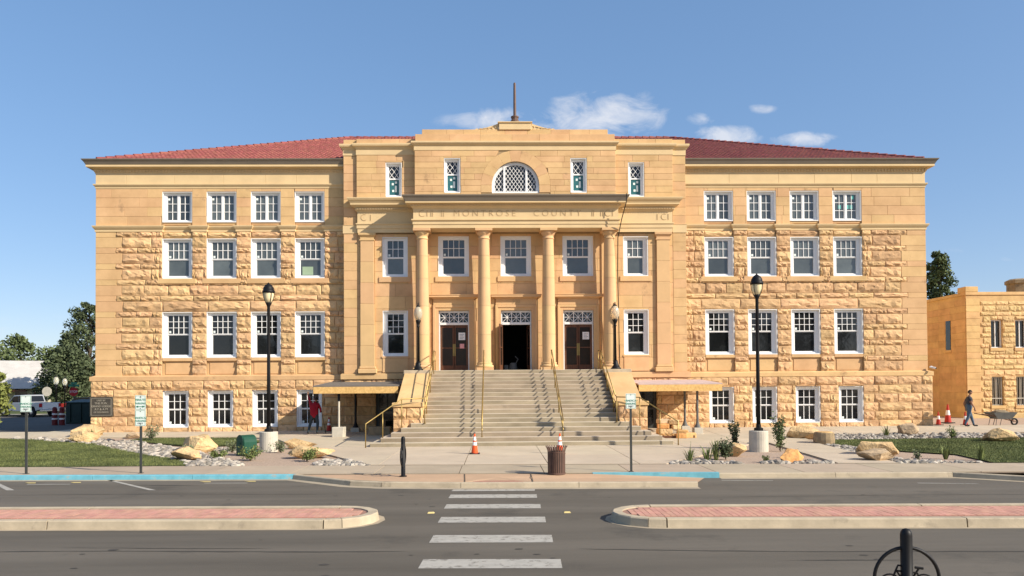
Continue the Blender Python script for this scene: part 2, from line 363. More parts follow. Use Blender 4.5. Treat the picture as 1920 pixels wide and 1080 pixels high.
# plaza and building walks
plaza = link('plaza', None, kind='structure')
LB = [(-4.9, 22.9), (-7.3, 27.1), (-9.3, 30.6), (-10.6, 33.0), (-12.5, 34.4), (-28, 34.8), (-28, 38.4), (-21.5, 38.4), (-21.0, 37.6)]
RB = [(21.2, 37.6), (40, 38), (40, 33.9), (12.4, 33.4), (11.75, 29.0), (11.0, 22.1), (9.2, 22.2), (10.1, 30.9), (8.9, 29.3), (6.4, 25.8), (4.1, 22.45)]
pp = LB+RB
bd_ = sheet('bedding', pp, .004, 'joint'); bd_.parent = plaza
xs = [-28,-24.5,-21,-17.5,-14,-10.8,-7.6,-4.6,-2.0,.55,3.3,6.2,9.0,11.9,15,18.5,22,26,30,35,40]
ys = [22.0, 25.6, 30.0, 33.6, 36.5, 38.4]
for i in range(len(xs)-1):
    for j in range(len(ys)-1):
        p = clip_rect(pp, xs[i], xs[i+1], ys[j], ys[j+1])
        q = []
        for v in p:
            if not q or math.dist(v, q[-1]) > .02: q.append(v)
        if len(q) >= 3 and abs(sum(q[k-1][0]*q[k][1]-q[k][0]*q[k-1][1] for k in range(len(q)))) > .1: slab(plaza, q, 'walk', .022, g=.013)
# crosswalk stripes and parking marks, children of the road
def mark(name, pts, m='paint', z=-.126): return MB().quad(*[(x, y, z) for x, y in pts]).build(name, m, road)
for ya, yb in ((10.40,10.94),(12.10,12.70),(13.86,14.45),(15.45,16.0),(16.88,17.42),(18.0,18.26)):
    mark('crosswalk_stripe', [(-2.1, ya+.03), (-.1, ya-.05), (-.08, yb-.05), (-2.08, yb+.04)])
mark('parking_line', [(-15.1,21.0),(-14.95,21.0),(-13.05,18.95),(-13.25,18.95)]); mark('parking_line', [(-11.75,20.85),(-11.62,20.85),(-9.45,18.72),(-9.62,18.72)])
mark('parking_line', [(4.9,19.6),(6.2,19.42),(6.2,19.36),(4.9,19.52)]); mark('parking_line', [(9.6,18.7),(11.0,18.45),(11.0,18.40),(9.6,18.62)])
for xx, yy2 in ((-12.9,20.1),(-8.2,20.0)):
    mark('accessible_symbol', [(xx-.55,yy2-.06),(xx+.6,yy2-.1),(xx+.6,yy2-.02),(xx-.55,yy2+.02)])
    for dx in (-.65,.55): mark('yellow_corner', [(xx+dx-.18,yy2+.35),(xx+dx+.12,yy2+.34),(xx+dx+.2,yy2+.18),(xx+dx+.02,yy2+.18)], 'yellow_paint', -.122)
for xx, yy2 in ((-2.32,14.97),(.39,14.86)):
    b = MB().add([(-.07,-.055,0),(.07,-.055,0),(.07,.055,0),(-.07,.055,0),(-.05,-.02,.022),(.05,-.02,.022),(.05,.02,.022),(-.05,.02,.022)], [(4,5,6,7),(0,1,5,4),(1,2,6,5),(2,3,7,6),(3,0,4,7)]).build('road_reflector', 'yellow_paint', road, loc=(xx, yy2, -.13))
# tar seams, oil drips and tyre scuffs on the asphalt
def seam(x0, x1, yf, w0, seed, name='tar_seam'):
    r = random.Random(seed); n = max(3, int((x1-x0)/.35)); top = []; bot = []
    ph = r.uniform(0, 9)
    for i in range(n+1):
        x = x0+(x1-x0)*i/n; y = yf(x)+.05*math.sin(x*.8+ph)+r.uniform(-.012, .012); ww = w0*r.uniform(.25, 1)*min(1, i/2, (n-i)/2); top.append((x, y+ww, -.1265)); bot.append((x, y-ww, -.1265))
    MB().add(top+bot, [(n+1+i, n+2+i, i+1, i) for i in range(n)]).build(name, 'tar', road)
seam(-12, -2.3, lambda x: 11.45-.04*x, .035, 1); seam(.2, 9.5, lambda x: 11.55-.085*x, .03, 2); seam(-8, -4.5, lambda x: 11.7-.04*x, .02, 3); seam(3.0, 5.2, lambda x: 10.9-.12*x*.5, .03, 4, 'tyre_scuff'); seam(-11, -8.6, lambda x: 18.9-.08*x, .05, 5, 'tyre_scuff'); seam(4, 12, lambda x: 16.9-.03*x, .018, 6); seam(-14, -5, lambda x: 17.6-.04*x, .018, 7)
rr_ = random.Random(8)
for k in range(26):
    x, y, s_ = rr_.uniform(-9, 9), rr_.choice((rr_.uniform(10, 12.6), rr_.uniform(15.5, 17.8))), rr_.uniform(.02, .07)
    MB().add([(x+s_*1.6*rr_.uniform(.6,1)*math.cos(t), y+s_*rr_.uniform(.6,1)*math.sin(t), -.1262) for t in [j*.785 for j in range(8)]], [tuple(range(8))]).build('oil_spot', 'tar', road)
# medians
def median(xa, xb, tip_left, seed):
    root = link('median', None, kind='structure')
    n = lambda x: 13.27-.04*x; f = lambda x: 14.86-.04*x
    pts = []
    if tip_left:     # island on the right: start at far end, near side travelling -x, round tip, back
        pts = [(xb-i*(xb-xa-.8)/8, n(xb-i*(xb-xa-.8)/8)-.06) for i in range(8)]
        cx = xa+.85
        for k in range(0, 9):
            t = math.pi*1.5-math.pi*k/8; pts.append((cx+.85*math.cos(t), 14.06-.04*cx+.80*math.sin(t)))
        pts += [(cx+(i+1)*(xb-cx)/8, f(cx+(i+1)*(xb-cx)/8)) for i in range(8)]
    else:
        cx = xb-.85
        pts = [(xa+i*(cx-xa)/8, f(xa+i*(cx-xa)/8)) for i in range(8)]
        for k in range(0, 9):
            t = math.pi*.5-math.pi*k/8; pts.append((cx+.85*math.cos(t), 14.06-.04*cx+.80*math.sin(t)))
        pts += [(cx-(i+1)*(cx-xa)/8, n(cx-(i+1)*(cx-xa)/8)) for i in range(8)]
    ns = normals(pts); sg = 1
    c = (sum(p[0] for p in pts)/len(pts), sum(p[1] for p in pts)/len(pts))
    k = len(pts)//2
    if (pts[k][0]-c[0])*ns[k][0] < 0: ns = [(-a, -b) for a, b in ns]
    # long sides run to the joints, the round nose is one casting per quarter
    for i in range(len(pts)-1):
        kerb_piece(root, pts[i], pts[i+1], ns[i], ns[i+1], .03, 'kerb', w=.19, gap=(.012 if not 8 <= i < 16 or i in (8, 15) else 0))
    MB().add([(p[0]+m_[0]*o, p[1]+m_[1]*o, -.126) for p, m_ in zip(pts, ns) for o in (.015, .13)], [(2*i, 2*i+1, 2*i+3, 2*i+2) for i in range(len(pts)-1)]).build('gutter_pan', 'gutter', root)
    inner = [(p[0]-m_[0]*.195, p[1]-m_[1]*.195) for p, m_ in zip(pts, ns)]
    MB().quad(*[(x, y, .004) for x, y in inner]).build('paver_bed', 'paver_joint', root)
    cells = []; px = .112; py = .24
    x0, x1 = max(xa, -15), min(xb, 15)
    for i in range(int((x1-x0)/px)+1):
        for j in range(8):
            x = x0+i*px; y = 12.9-.04*x+j*py
            q = clip_rect([(x,y),(x+px-.009,y-.004),(x+px-.009,y+py-.006),(x,y+py-.006)], -99, 99, -99, 99)
            if all(inside(v, inner) for v in q): cells.append(q)
    cells.sort(key=lambda q: math.hypot(q[0][0]+1, q[0][1]))
    rest = MB(); r2 = random.Random(seed)
    pm = MB().prism([(0,0,0),(px-.009,-.004,0),(px-.009,py-.010,0),(0,py-.006,0)], (0,0,-.02), (0,0,.012)).mesh('paver', 'paver')
    for i, q in enumerate(cells):
        dz = r2.uniform(-.002, .002)
        if i < 290: link('paver', pm, root, (q[0][0], q[0][1], .004+dz))
        else: rest.prism([(a, b, 0) for a, b in q], (0,0,-.0), (0,0,.016+dz))
    if rest.v: rest.build('paver_rows', 'paver', root, kind='stuff')
    if not tip_left: MB().quad(*[(x, y, .012) for x, y in clip_rect(inner, -99, -15, 0, 99)]).build('paver_field', 'paver', root)
    else: MB().quad(*[(x, y, .012) for x, y in clip_rect(inner, 15, 99, 0, 99)]).build('paver_field', 'paver', root)
median(-44, -3.25, False, 1); median(1.15, 44, True, 2)
# near pavement under the camera
npv = link('near_sidewalk', None, kind='structure')
for i in range(-8, 9): slab(npv, [(i*2.4, 3.4), (i*2.4+2.4, 3.4), (i*2.4+2.4, 8.3), (i*2.4, 8.3)], 'front_walk', -.0)
MB().quad((-60,-10,-.06),(60,-10,-.06),(60,8.3,-.06),(-60,8.3,-.06)).build('bedding', 'front_walk', npv)
# lawns
L1 = [(-60,26),(-14,23.2),(-10.6,23.2),(-10.9,24.2),(-12.0,25.6),(-13.6,27.1),(-15.4,29.2),(-18.0,32.0),(-20.5,33.6),(-24,34.6),(-60,34.9)]
L2 = [(-17.2,33.3),(-14.5,31.2),(-13.0,30.3),(-11.3,31.2),(-11.0,32.4),(-12.6,34.0),(-17,34.2)]
L3 = [(12.25,29.0),(12.6,27.6),(13.3,25.8),(14.3,24.6),(13.8,22.0),(60,19.4),(60,32.2),(17.5,31.2),(12.4,31.0)]
for p, lb in ((L1, 0), (L2, 0), (L3, 0)): sheet('lawn', p, .012, 'lawn', kind='structure')
def blades(polys, n, rs, box):
    r = random.Random(rs); v = []; f = []
    while len(f) < n:
        x = r.uniform(box[0], box[1]); y = r.uniform(box[2], box[3])
        if not any(inside((x, y), p) for p in polys): continue
        a = r.uniform(0, 6.28); h = r.uniform(.025, .055); wd = .007+.004*r.random(); z = gz(y)+.01; lx, ly = r.uniform(-.03, .03), r.uniform(-.03, .03)
        o = len(v); c, s = math.cos(a)*wd, math.sin(a)*wd
        v += [(x-c, y-s, z), (x+c, y+s, z), (x+lx, y+ly, z+h)]; f.append((o, o+1, o+2))
    MB().add(v, f).build('grass', 'blade', kind='stuff', label='short mown green grass blades on the front lawns', category='grass')
blades([L1, L2, L3], 130000, 3, (-27, 26, 19, 35))
# river rocks
def rock_geo(r, s, flat=.6, n=0):
    t = (1+5**.5)/2
    vs = [(-1,t,0),(1,t,0),(-1,-t,0),(1,-t,0),(0,-1,t),(0,1,t),(0,-1,-t),(0,1,-t),(t,0,-1),(t,0,1),(-t,0,-1),(-t,0,1)]
    fs = [(0,11,5),(0,5,1),(0,1,7),(0,7,10),(0,10,11),(1,5,9),(5,11,4),(11,10,2),(10,7,6),(7,1,8),(3,9,4),(3,4,2),(3,2,6),(3,6,8),(3,8,9),(4,9,5),(2,4,11),(6,2,10),(8,6,7),(9,8,1)]
    sx, sy, sz = s*r.uniform(.8,1.35), s*r.uniform(.7,1.1), s*flat*r.uniform(.7,1.2); a = r.uniform(0, 6.28); c, q = math.cos(a), math.sin(a)
    out = []
    for v in vs:
        k = r.uniform(.85, 1.12)/1.9; x, y, z = v[0]*sx*k, v[1]*sy*k, v[2]*sz*k
        out.append((x*c-y*q, x*q+y*c, z))
    return out, fs
def rocks(polys, n, rs, smin, smax):
    r = random.Random(rs); mb = MB()
    for p, cnt in zip(polys, n):
        bx = (min(a[0] for a in p), max(a[0] for a in p), min(a[1] for a in p), max(a[1] for a in p)); k = 0
        while k < cnt:
            x = r.uniform(bx[0], bx[1]); y = r.uniform(bx[2], bx[3])
            if not inside((x, y), p): continue
            s = smin+(smax-smin)*r.random()**2; vs, fs = rock_geo(r, s); z = gz(y)-.03+s*.25
            mb.add([(a+x, b+y, c+z) for a, b, c in vs], fs); k += 1
    mb.build('river_rock', 'river', kind='stuff', label='pale rounded river rocks lining the planting beds', category='river rock')
B1 = [(-10.6,23.0),(-8.6,23.1),(-9.6,24.6),(-11.3,26.8),(-13.0,29.5),(-17.0,33.2),(-20.5,34.4),(-24,34.9),(-21,33.4),(-18,31.8),(-15.3,29.0),(-13.5,27.0),(-12,25.5),(-10.9,24.1)]
B2 = [(-6.6,23.0),(-4.9,22.9),(-5.9,24.7),(-6.8,24.4)]
B3 = [(4.2,22.5),(6.4,22.4),(6.2,22.9),(4.7,23.2)]; B4 = [(7.0,22.35),(9.1,22.25),(9.15,22.9),(7.2,22.9)]
B5 = [(11.05,22.1),(13.6,21.95),(13.5,22.4),(11.6,23.0),(12.5,27.5),(12.2,29),(11.8,29)]; B6 = [(12.5,31.2),(22.5,31.4),(22.5,33.5),(12.5,33.3)]; B7 = [(9.3,28.8),(10.0,30.5),(9.0,29.6)]; B8=[(-10.6,30.4),(-9.4,28.6),(-12.6,27.6),(-13.3,29.4)]
rocks([B1,B2,B3,B4,B5,B6,B7,B8], [1500,300,220,220,420,1100,90,170], 5, .04, .15)
# driveway / side street on the left, far verge
MB().quad((-140,38.7,-.02),(-23.9,38.7,.1),(-23.9,60,.1),(-140,60,.0)).build('side_street', 'far_asphalt', kind='structure')
MB().quad((-140,60,.0),(-20,60,.05),(-20,66.2,.05),(-140,66.2,.0)).build('side_street', 'far_asphalt', kind='structure')
MB().prism([(-140,66.2,0),(10,66.2,0),(10,190,0),(-140,190,0)], (0,0,-.1), (0,0,.12)).build('far_verge', 'lawn', kind='structure')
MB().prism([(-140,66.0,0),(10,66.0,0),(10,68.5,0),(-140,68.5,0)], (0,0,-.1), (0,0,.14)).build('far_sidewalk', 'walk', kind='structure')
MB().prism([(-21.4,38.3,0),(-23.9,38.3,0),(-23.9,60,0),(-21.4,60,0)], (0,0,-.1), (0,0,.21)).build('side_walk', 'walk', kind='structure')
# ================================================================== COURTHOUSE
YW, YB, YC, YA, YE = 37.75, 37.60, 37.25, 36.80, 36.25
ch = thing('courthouse', 'three storey golden sandstone courthouse with columned portico and red tile roof', 'building', (0, YC, 0))
ch.location = (0, 0, 0)
def wall(name, x0, x1, z0, z1, yf, th, ops, m, parent=ch):
    xs = sorted({x0, x1} | {o[0] for o in ops} | {o[1] for o in ops}); zs = sorted({z0, z1} | {o[2] for o in ops} | {o[3] for o in ops})
    mb = MB()
    for a, b in zip(xs, xs[1:]):
        for c, d in zip(zs, zs[1:]):
            if not any(o[0]-1e-6 <= a and b <= o[1]+1e-6 and o[2]-1e-6 <= c and d <= o[3]+1e-6 for o in ops): mb.quad((a,yf,c),(b,yf,c),(b,yf,d),(a,yf,d))
    for a, b, c, d in ops:
        mb.quad((a,yf,c),(a,yf,d),(a,yf+th,d),(a,yf+th,c)); mb.quad((b,yf,d),(b,yf,c),(b,yf+th,c),(b,yf+th,d))
        mb.quad((a,yf,d),(b,yf,d),(b,yf+th,d),(a,yf+th,d)); mb.quad((b,yf,c),(a,yf,c),(a,yf+th,c),(b,yf+th,c))
    mb.quad((x0,yf,z0),(x0,yf,z1),(x0,yf+th,z1),(x0,yf+th,z0)); mb.quad((x1,yf,z1),(x1,yf,z0),(x1,yf+th,z0),(x1,yf+th,z1)); mb.quad((x0,yf,z1),(x1,yf,z1),(x1,yf+th,z1),(x0,yf+th,z1))
    return mb.build(name, m, parent)
def subtract(r, o):
    a, b, c, d = r
    if o[0] >= b or o[1] <= a or o[2] >= d or o[3] <= c: return [r]
    out = []
    if o[0] > a: out.append((a, o[0], c, d))
    if o[1] < b: out.append((o[1], b, c, d))
    x0, x1 = max(a, o[0]), min(b, o[1])
    if o[2] > c: out.append((x0, x1, c, o[2]))
    if o[3] < d: out.append((x0, x1, o[3], d))
    return [q for q in out if q[1]-q[0] > .07 and q[3]-q[2] > .05]
def cut(rects, ops):
    for o in ops: rects = [q for r in rects for q in subtract(r, o)]
    return rects
def rows(x0, x1, z0, z1, n, lmin, lmax, r, off=True):
    out = []; h = (z1-z0)/n
    for i in range(n):
        x = x0
        first = True
        while x < x1-1e-6:
            L = r.uniform(lmin, lmax)*(r.uniform(.4, 1) if first and i % 2 and off else 1); first = False
            e = x+L
            if x1-e < lmin*.55: e = x1
            out.append((x, min(e, x1), z0+i*h, z0+(i+1)*h)); x = min(e, x1)
    return out
# ---- rock faced stones
def rock_mesh(seed, nx, nz, amp, m):
    nx += 2; nz += 1
    r = random.Random(seed); vs = []; fs = []
    cr = [r.uniform(-.42, -.08) for _ in range(nx+1)]
    for k in range(2): cr = [cr[0]]+[(cr[i-1]+cr[i]*2+cr[i+1])/4 for i in range(1, nx)]+[cr[-1]]
    ph = r.uniform(0, 99)
    for j in range(nz+1):
        for i in range(nx+1):
            gu = [0, .03]+[.03+.94*k/(nx-2) for k in range(1, nx-2)]+[.97, 1]; gv = [0, .07]+[.07+.87*k/(nz-2) for k in range(1, nz-2)]+[.94, 1]
            u = gu[i]-.5; v = gv[j]-.5
            if 1 < i < nx-1: u += r.uniform(-.35, .35)/nx
            if 1 < j < nz-1: v += r.uniform(-.28, .28)/nz
            ed = (0 if i in (0, nx) else (.72 if i in (1, nx-1) else 1))*(0 if j in (0, nz) else (.7 if j in (1, nz-1) else 1))
            c = cr[i]
            p = .46+.54*max(0, min(1, 1-(v-c)/(.5-c))) if v > c else (.10 if v < c-.10 else .5)
            d = .012+amp*ed*(p*.70+.55*mnoise.noise((u*6+ph, v*3.5, ph))+r.uniform(-.06, .10))
            vs.append((u, -max(.008, d), v))
    for j in range(nz):
        for i in range(nx):
            a = j*(nx+1)+i; q = (a, a+1, a+nx+2, a+nx+1)
            if r.random() < .5: fs += [(q[0], q[1], q[2]), (q[0], q[2], q[3])]
            else: fs += [(q[0], q[1], q[3]), (q[1], q[2], q[3])]
    o = len(vs); ring = [j for j in range(nx+1)]+[(j+1)*(nx+1)-1 for j in range(1, nz+1)]+[nz*(nx+1)+i for i in range(nx-1, -1, -1)]+[j*(nx+1) for j in range(nz-1, 0, -1)]
    for k in ring: vs.append((vs[k][0], .03, vs[k][2]))
    n = len(ring)
    for k in range(n): fs.append((ring[k], o+k, o+(k+1) % n, ring[(k+1) % n]))
    mb = MB(); mb.add(vs, fs); return mb
def place_rocks(parent, rects, m, name, seed, amp=.105, limit=300):
    r = random.Random(seed)
    long_ = [rock_mesh(seed*100+i, 9, 5, amp, m) for i in range(9)]; sq = [rock_mesh(seed*100+50+i, 5, 5, amp, m) for i in range(9)]
    lm = [b.mesh(name, m) for b in long_]; sm = [b.mesh(name, m) for b in sq]
    rects = sorted(rects, key=lambda q: -(q[1]-q[0])*(q[3]-q[2])); rest = MB()
    for i, (a, b, c, d, y) in enumerate(rects):
        k = r.randrange(9); L, H = b-a-.022, d-c-.022; sel = L/H > 1.9
        if i < limit:
            o = link(name, (lm if sel else sm)[k], parent, ((a+b)/2, y, (c+d)/2)); o.scale = (L, r.uniform(.75, 1.15), H)
        else:
            g = (long_ if sel else sq)[k]; rest.add([((a+b)/2+v[0]*L, y+v[1], (c+d)/2+v[2]*H) for v in g.v], g.f)
    if rest.v: rest.build(name+'_rows', m, parent, kind='stuff')
PLATES = []      # (poly xz, y front, thickness, material)
def plate_geo(poly, yf, t, c=.007, g=.004):
    n = len(poly); cx = sum(p[0] for p in poly)/n; cz = sum(p[1] for p in poly)/n
    def ins(k):
        out = []
        for x, z in poly:
            dx, dz = cx-x, cz-z; out.append((x+(k if dx > 0 else -k)*(abs(dx) > 1e-3), z+(k if dz > 0 else -k)*(abs(dz) > 1e-3)))
        return out
    A = [(x, yf, z) for x, z in ins(c+g)]; B = [(x, yf+c, z) for x, z in ins(g)]; C = [(x, yf+t, z) for x, z in ins(g)]
    fs = [tuple(range(n))]
    for i in range(n): j = (i+1) % n; fs += [(n+i, n+j, j, i), (2*n+i, 2*n+j, n+j, n+i)]
    return A+B+C, fs
def plates(rects, yf, t=.03, m='ashlar'):
    for a, b, c, d in rects: PLATES.append(([(a,c),(b,c),(b,d),(a,d)], yf, t, m))
WC = [10.38, 12.58, 14.79, 17.0]
r0 = random.Random(11)
ROCKS = []; WINDOWS = []
for s in (-1, 1):
    flip = lambda q: (q[0], q[1], q[2], q[3]) if s > 0 else (-q[1], -q[0], q[2], q[3])
    F = lambda L: [flip(q) for q in L]
    bays = [(c-.745, c+.745, 7.88, 12.27) for c in WC]; low = [(c-.745, c+.745, 3.0, 6.2) for c in WC]; bas = [(c-.625, c+.625, .42, 2.25) for c in WC]
    wall('wing_wall', *( (8.5, 21.05) if s > 0 else (-21.05, -8.5) ), 2.8, 13.5, YW, .5, F(bays+low), 'mortar')
    wall('basement_wall', *( (8.5, 21.2) if s > 0 else (-21.2, -8.5) ), -.3, 2.82, YB, .5, F(bas), 'mortar')
    # rock faced courses
    z = 10.25; H = 7.25/9
    for k in range(9):
        for hh, tall in ((.28, 0), (H-.28, 1)):
            za = z-hh; st = 19.75 if tall else 20.05
            st += r0.uniform(-.04, .04)
            row = []
            band = 6.2 < za+.05 and z < 7.9
            if band: br = [st]; 
            if band:
                x = st
                while x > 8.57:
                    L = r0.uniform(1.9, 2.3) if k == 4 and tall else (r0.uniform(.7, 1.5) if tall else r0.uniform(.9, 1.9)); e = x-L
                    if e-8.57 < .4: e = 8.57
                    row.append((e, x, za, z)); x = e
            else:
                br = [st, st-(1.5 if tall else 1.1)+r0.uniform(-.15, .15)]
                if not tall: br.append(br[-1]-r0.uniform(.75, .95))
                br.append(17.745)
                row += [(b, a, za, z) for a, b in zip(br, br[1:]) if a-b > .05]
                for c1, c2 in zip(WC, WC[1:]): row.append((c1+.745, c2-.745, za, z))
                row += [(8.57, 9.05+r0.uniform(-.15, .15), za, z)]; row.append((row[-1][1], 9.635, za, z))
            row = cut(row, bays+low+[(c-.9, c+.9, 7.62, 7.88) for c in WC])
            ROCKS += [(*flip(q), YW) for q in row]
            plates(F([(st, 21.05, za, z)]), YW-.03, .04)
            z = za
    for i in range(6):
        zt = 2.77-i*.45; rr = []
        x = 21.2
        lens = [1.1, 1.7] if i % 2 else [.55, 1.25, 1.2]
        k = 0
        while x > 8.57:
            L = (lens[k] if k < len(lens) else r0.uniform(.6, 1.7)); k += 1; e = x-L
            if e-8.57 < .35: e = 8.57
            rr.append((e, x, zt-.45, zt)); x = e
        rr = cut(rr, bas)
        if s < 0: rr = cut(rr, [(20.1, 21.2, 1.0, 1.97)])
        ROCKS += [(*flip(q), YB) for q in rr]
    # smooth third storey and frieze
    plates(F(cut(rows(8.57, 21.05, 10.55, 12.43, 4, 1.1, 2.1, r0), bays)), YW-.03, .04)
    plates(F(rows(8.57, 21.05, 12.65, 13.2, 1, 1.0, 2.6, r0)), YW-.05, .06, 'pale_stone')
    # string courses, piers at the wall face and bays set back
    SC = [(0,10.24),(.03,10.25),(.03,10.36),(.06,10.38),(.10,10.44),(.13,10.50),(.13,10.545),(.0,10.56)]
    edges = [8.5]+[e for c in WC for e in (c-.745, c+.745)]
    mb = MB()
    for a, b in [(8.5, 9.635)]+[(c1+.745, c2-.745) for c1, c2 in zip(WC, WC[1:])]:
        q = flip((a, b, 0, 0)); mb.mold(SC, q[0], q[1], YW-.03, YW+.15, YW+.15)
    q = flip((17.745, 21.05, 0, 0)); mb.mold(SC, q[0], q[1], YW-.03, (YW+.15 if s > 0 else 60), (60 if s > 0 else YW+.15))
    for c in WC: q = flip((c-.735, c+.735, 0, 0)); mb.mold(SC, q[0], q[1], YW+.09)
    mb.build('string_course', 'pale_stone', ch)
    q = flip((8.5, 21.05, 0, 0)); yl, yr = (None, 60) if s > 0 else (60, None)
    MB().mold([(0,12.42),(.02,12.43),(.03,12.52),(.06,12.54),(.10,12.60),(.10,12.645),(.02,12.66)], q[0], q[1], YW-.03, yl, yr).build('string_course', 'pale_stone', ch)
    MB().mold([(0,12.66),(.0,13.16),(.02,13.17),(.035,13.22),(.04,13.37),(.08,13.39),(.10,13.44)], q[0], q[1], YW-.02, yl, yr).build('bed_mould', 'pale_stone', ch)
    MB().mold([(.05,13.435),(.33,13.44),(.34,13.455),(.34,13.545),(.2,13.56)], q[0], q[1], YW, yl, yr).build('cornice', 'pale_stone', ch)
    MB().mold([(.2,13.56),(.35,13.56),(.37,13.60),(.42,13.69),(.49,13.77),(.50,13.81),(.45,13.815),(.0,13.80)], q[0], q[1], YW, yl, yr).build('gutter', 'eave_metal', ch)
    dn = MB()
    k = 0
    while 8.7+k*.16 < 21.1: a = 8.7+k*.16; qq = flip((a, a+.09, 0, 0)); dn.box(qq[0], qq[1], YW-.105, YW-.055, 13.25, 13.36); k += 1
    dn.build('dentils', 'pale_stone', ch, kind='stuff')
    # belt over the basement
    q = flip((8.5, 21.2, 0, 0)); MB().mold([(0,2.76),(.05,2.77),(.05,2.97),(-.12,3.03),(-.3,3.03)], q[0], q[1], YB, yl, yr).build('belt_course', 'ashlar', ch)
    for c in WC:
        x = s*c
        # recessed spandrel between second and third storey
        MB().box(x-.74, x+.74, YW+.09, YW+.3, 9.90, 10.72).build('spandrel', 'ashlar', ch)
        ROCKS.append((x-.735, x+.735, 9.97, 10.24, YW+.07))
        MB().box(x-.735, x+.735, YW+.03, YW+.3, 10.60, 10.72).build('window_sill', 'ashlar', ch, bev=.01)
        MB().box(x-.95, x+.95, YW-.07, YW+.2, 7.63, 7.88).build('window_sill', 'ashlar', ch, bev=.01)
        MB().box(x-.74, x+.74, YW+.09, YW+.3, 3.0, 3.9).build('apron_panel', 'ashlar', ch)
        MB().box(x-.74, x+.74, YW-.02, YW+.3, 3.74, 3.9).build('window_sill', 'ashlar', ch, bev=.01)
        MB().box(x-.62, x+.62, YW+.065, YW+.1, 3.08, 3.66).build('raised_panel', 'ashlar', ch, bev=.012)
        WINDOWS += [('casement', x, YW, 10.72), ('dh8', x, YW, 7.88), ('dh12', x, YW, 3.9), ('base', x, YB, .42)]
# shared side and rear walls, roof
MB().box(-21.04, 21.04, 43.0, 59.0, -.3, 13.7).build('rear_wall', 'ashlar', ch)
for s in (-1, 1): q = sorted((s*20.6, s*21.04)); MB().box(q[0], q[1], YW+.5, 43.0, -.3, 13.7).build('side_wall', 'ashlar', ch)
roof = MB().add([(-21.0,37.72,13.83),(21.0,37.72,13.83),(10.42,48.3,18.45),(-10.42,48.3,18.45),(-21.0,58.9,13.83),(21.0,58.9,13.83)], [(0,1,2,3),(1,5,2),(5,4,3,2),(4,0,3)]).build('roof', 'tile', ch)
tl = MB(); sl = math.hypot(11, 4.62); r1 = random.Random(4)
NA = 4
for i in range(196):
    x = -21.45+i*.22; tm = min(10.58, 21.0-abs(x)); 
    if tm < .2: continue
    if abs(x) < 4.6: continue
    n = max(1, math.ceil(tm/.42))
    for j in range(n):
        t0 = j*.42; t1 = min(tm, t0+.45)
        if t1-t0 < .05: continue
        vs = []
        lift = .045+r1.uniform(-.006, .006)
        for t, up in ((t0, lift), (t1, .012)):
            y = 37.72+t-(.05 if t == 0 else 0); z = 13.83+t*.4367
            for k in range(NA+1):
                a = math.pi*k/NA; vs.append((x+.098*math.cos(a), y-math.sin(a)*.03, z+up*.6+math.sin(a)*.082))
        fs = [(k, k+1, NA+2+k, NA+1+k) for k in range(NA)]+[tuple(range(NA+1))]
        tl.add(vs, fs)
tl.build('roof_tile', 'tile', roof, kind='stuff')
hp = MB()
for a, b in (((-21.0,37.72,13.83),(-10.42,48.3,18.45)), ((21.0,37.72,13.83),(10.42,48.3,18.45)), ((-10.42,48.3,18.45),(10.42,48.3,18.45))):
    A, B = Vector(a), Vector(b); n = int((B-A).length/.45)
    for i in range(n):
        p = A+(B-A)*(i/n); q2 = A+(B-A)*((i+1.12)/n); hp.tube([p+Vector((0,0,.05)), q2+Vector((0,0,.03))], [.15, .12], 7)
hp.build('ridge_cap', 'tile', roof, kind='stuff')
MB().box(17.1, 17.7, 42.0, 42.5, 15.2, 15.86).build('roof_vent', 'tile', ch, bev=.02)
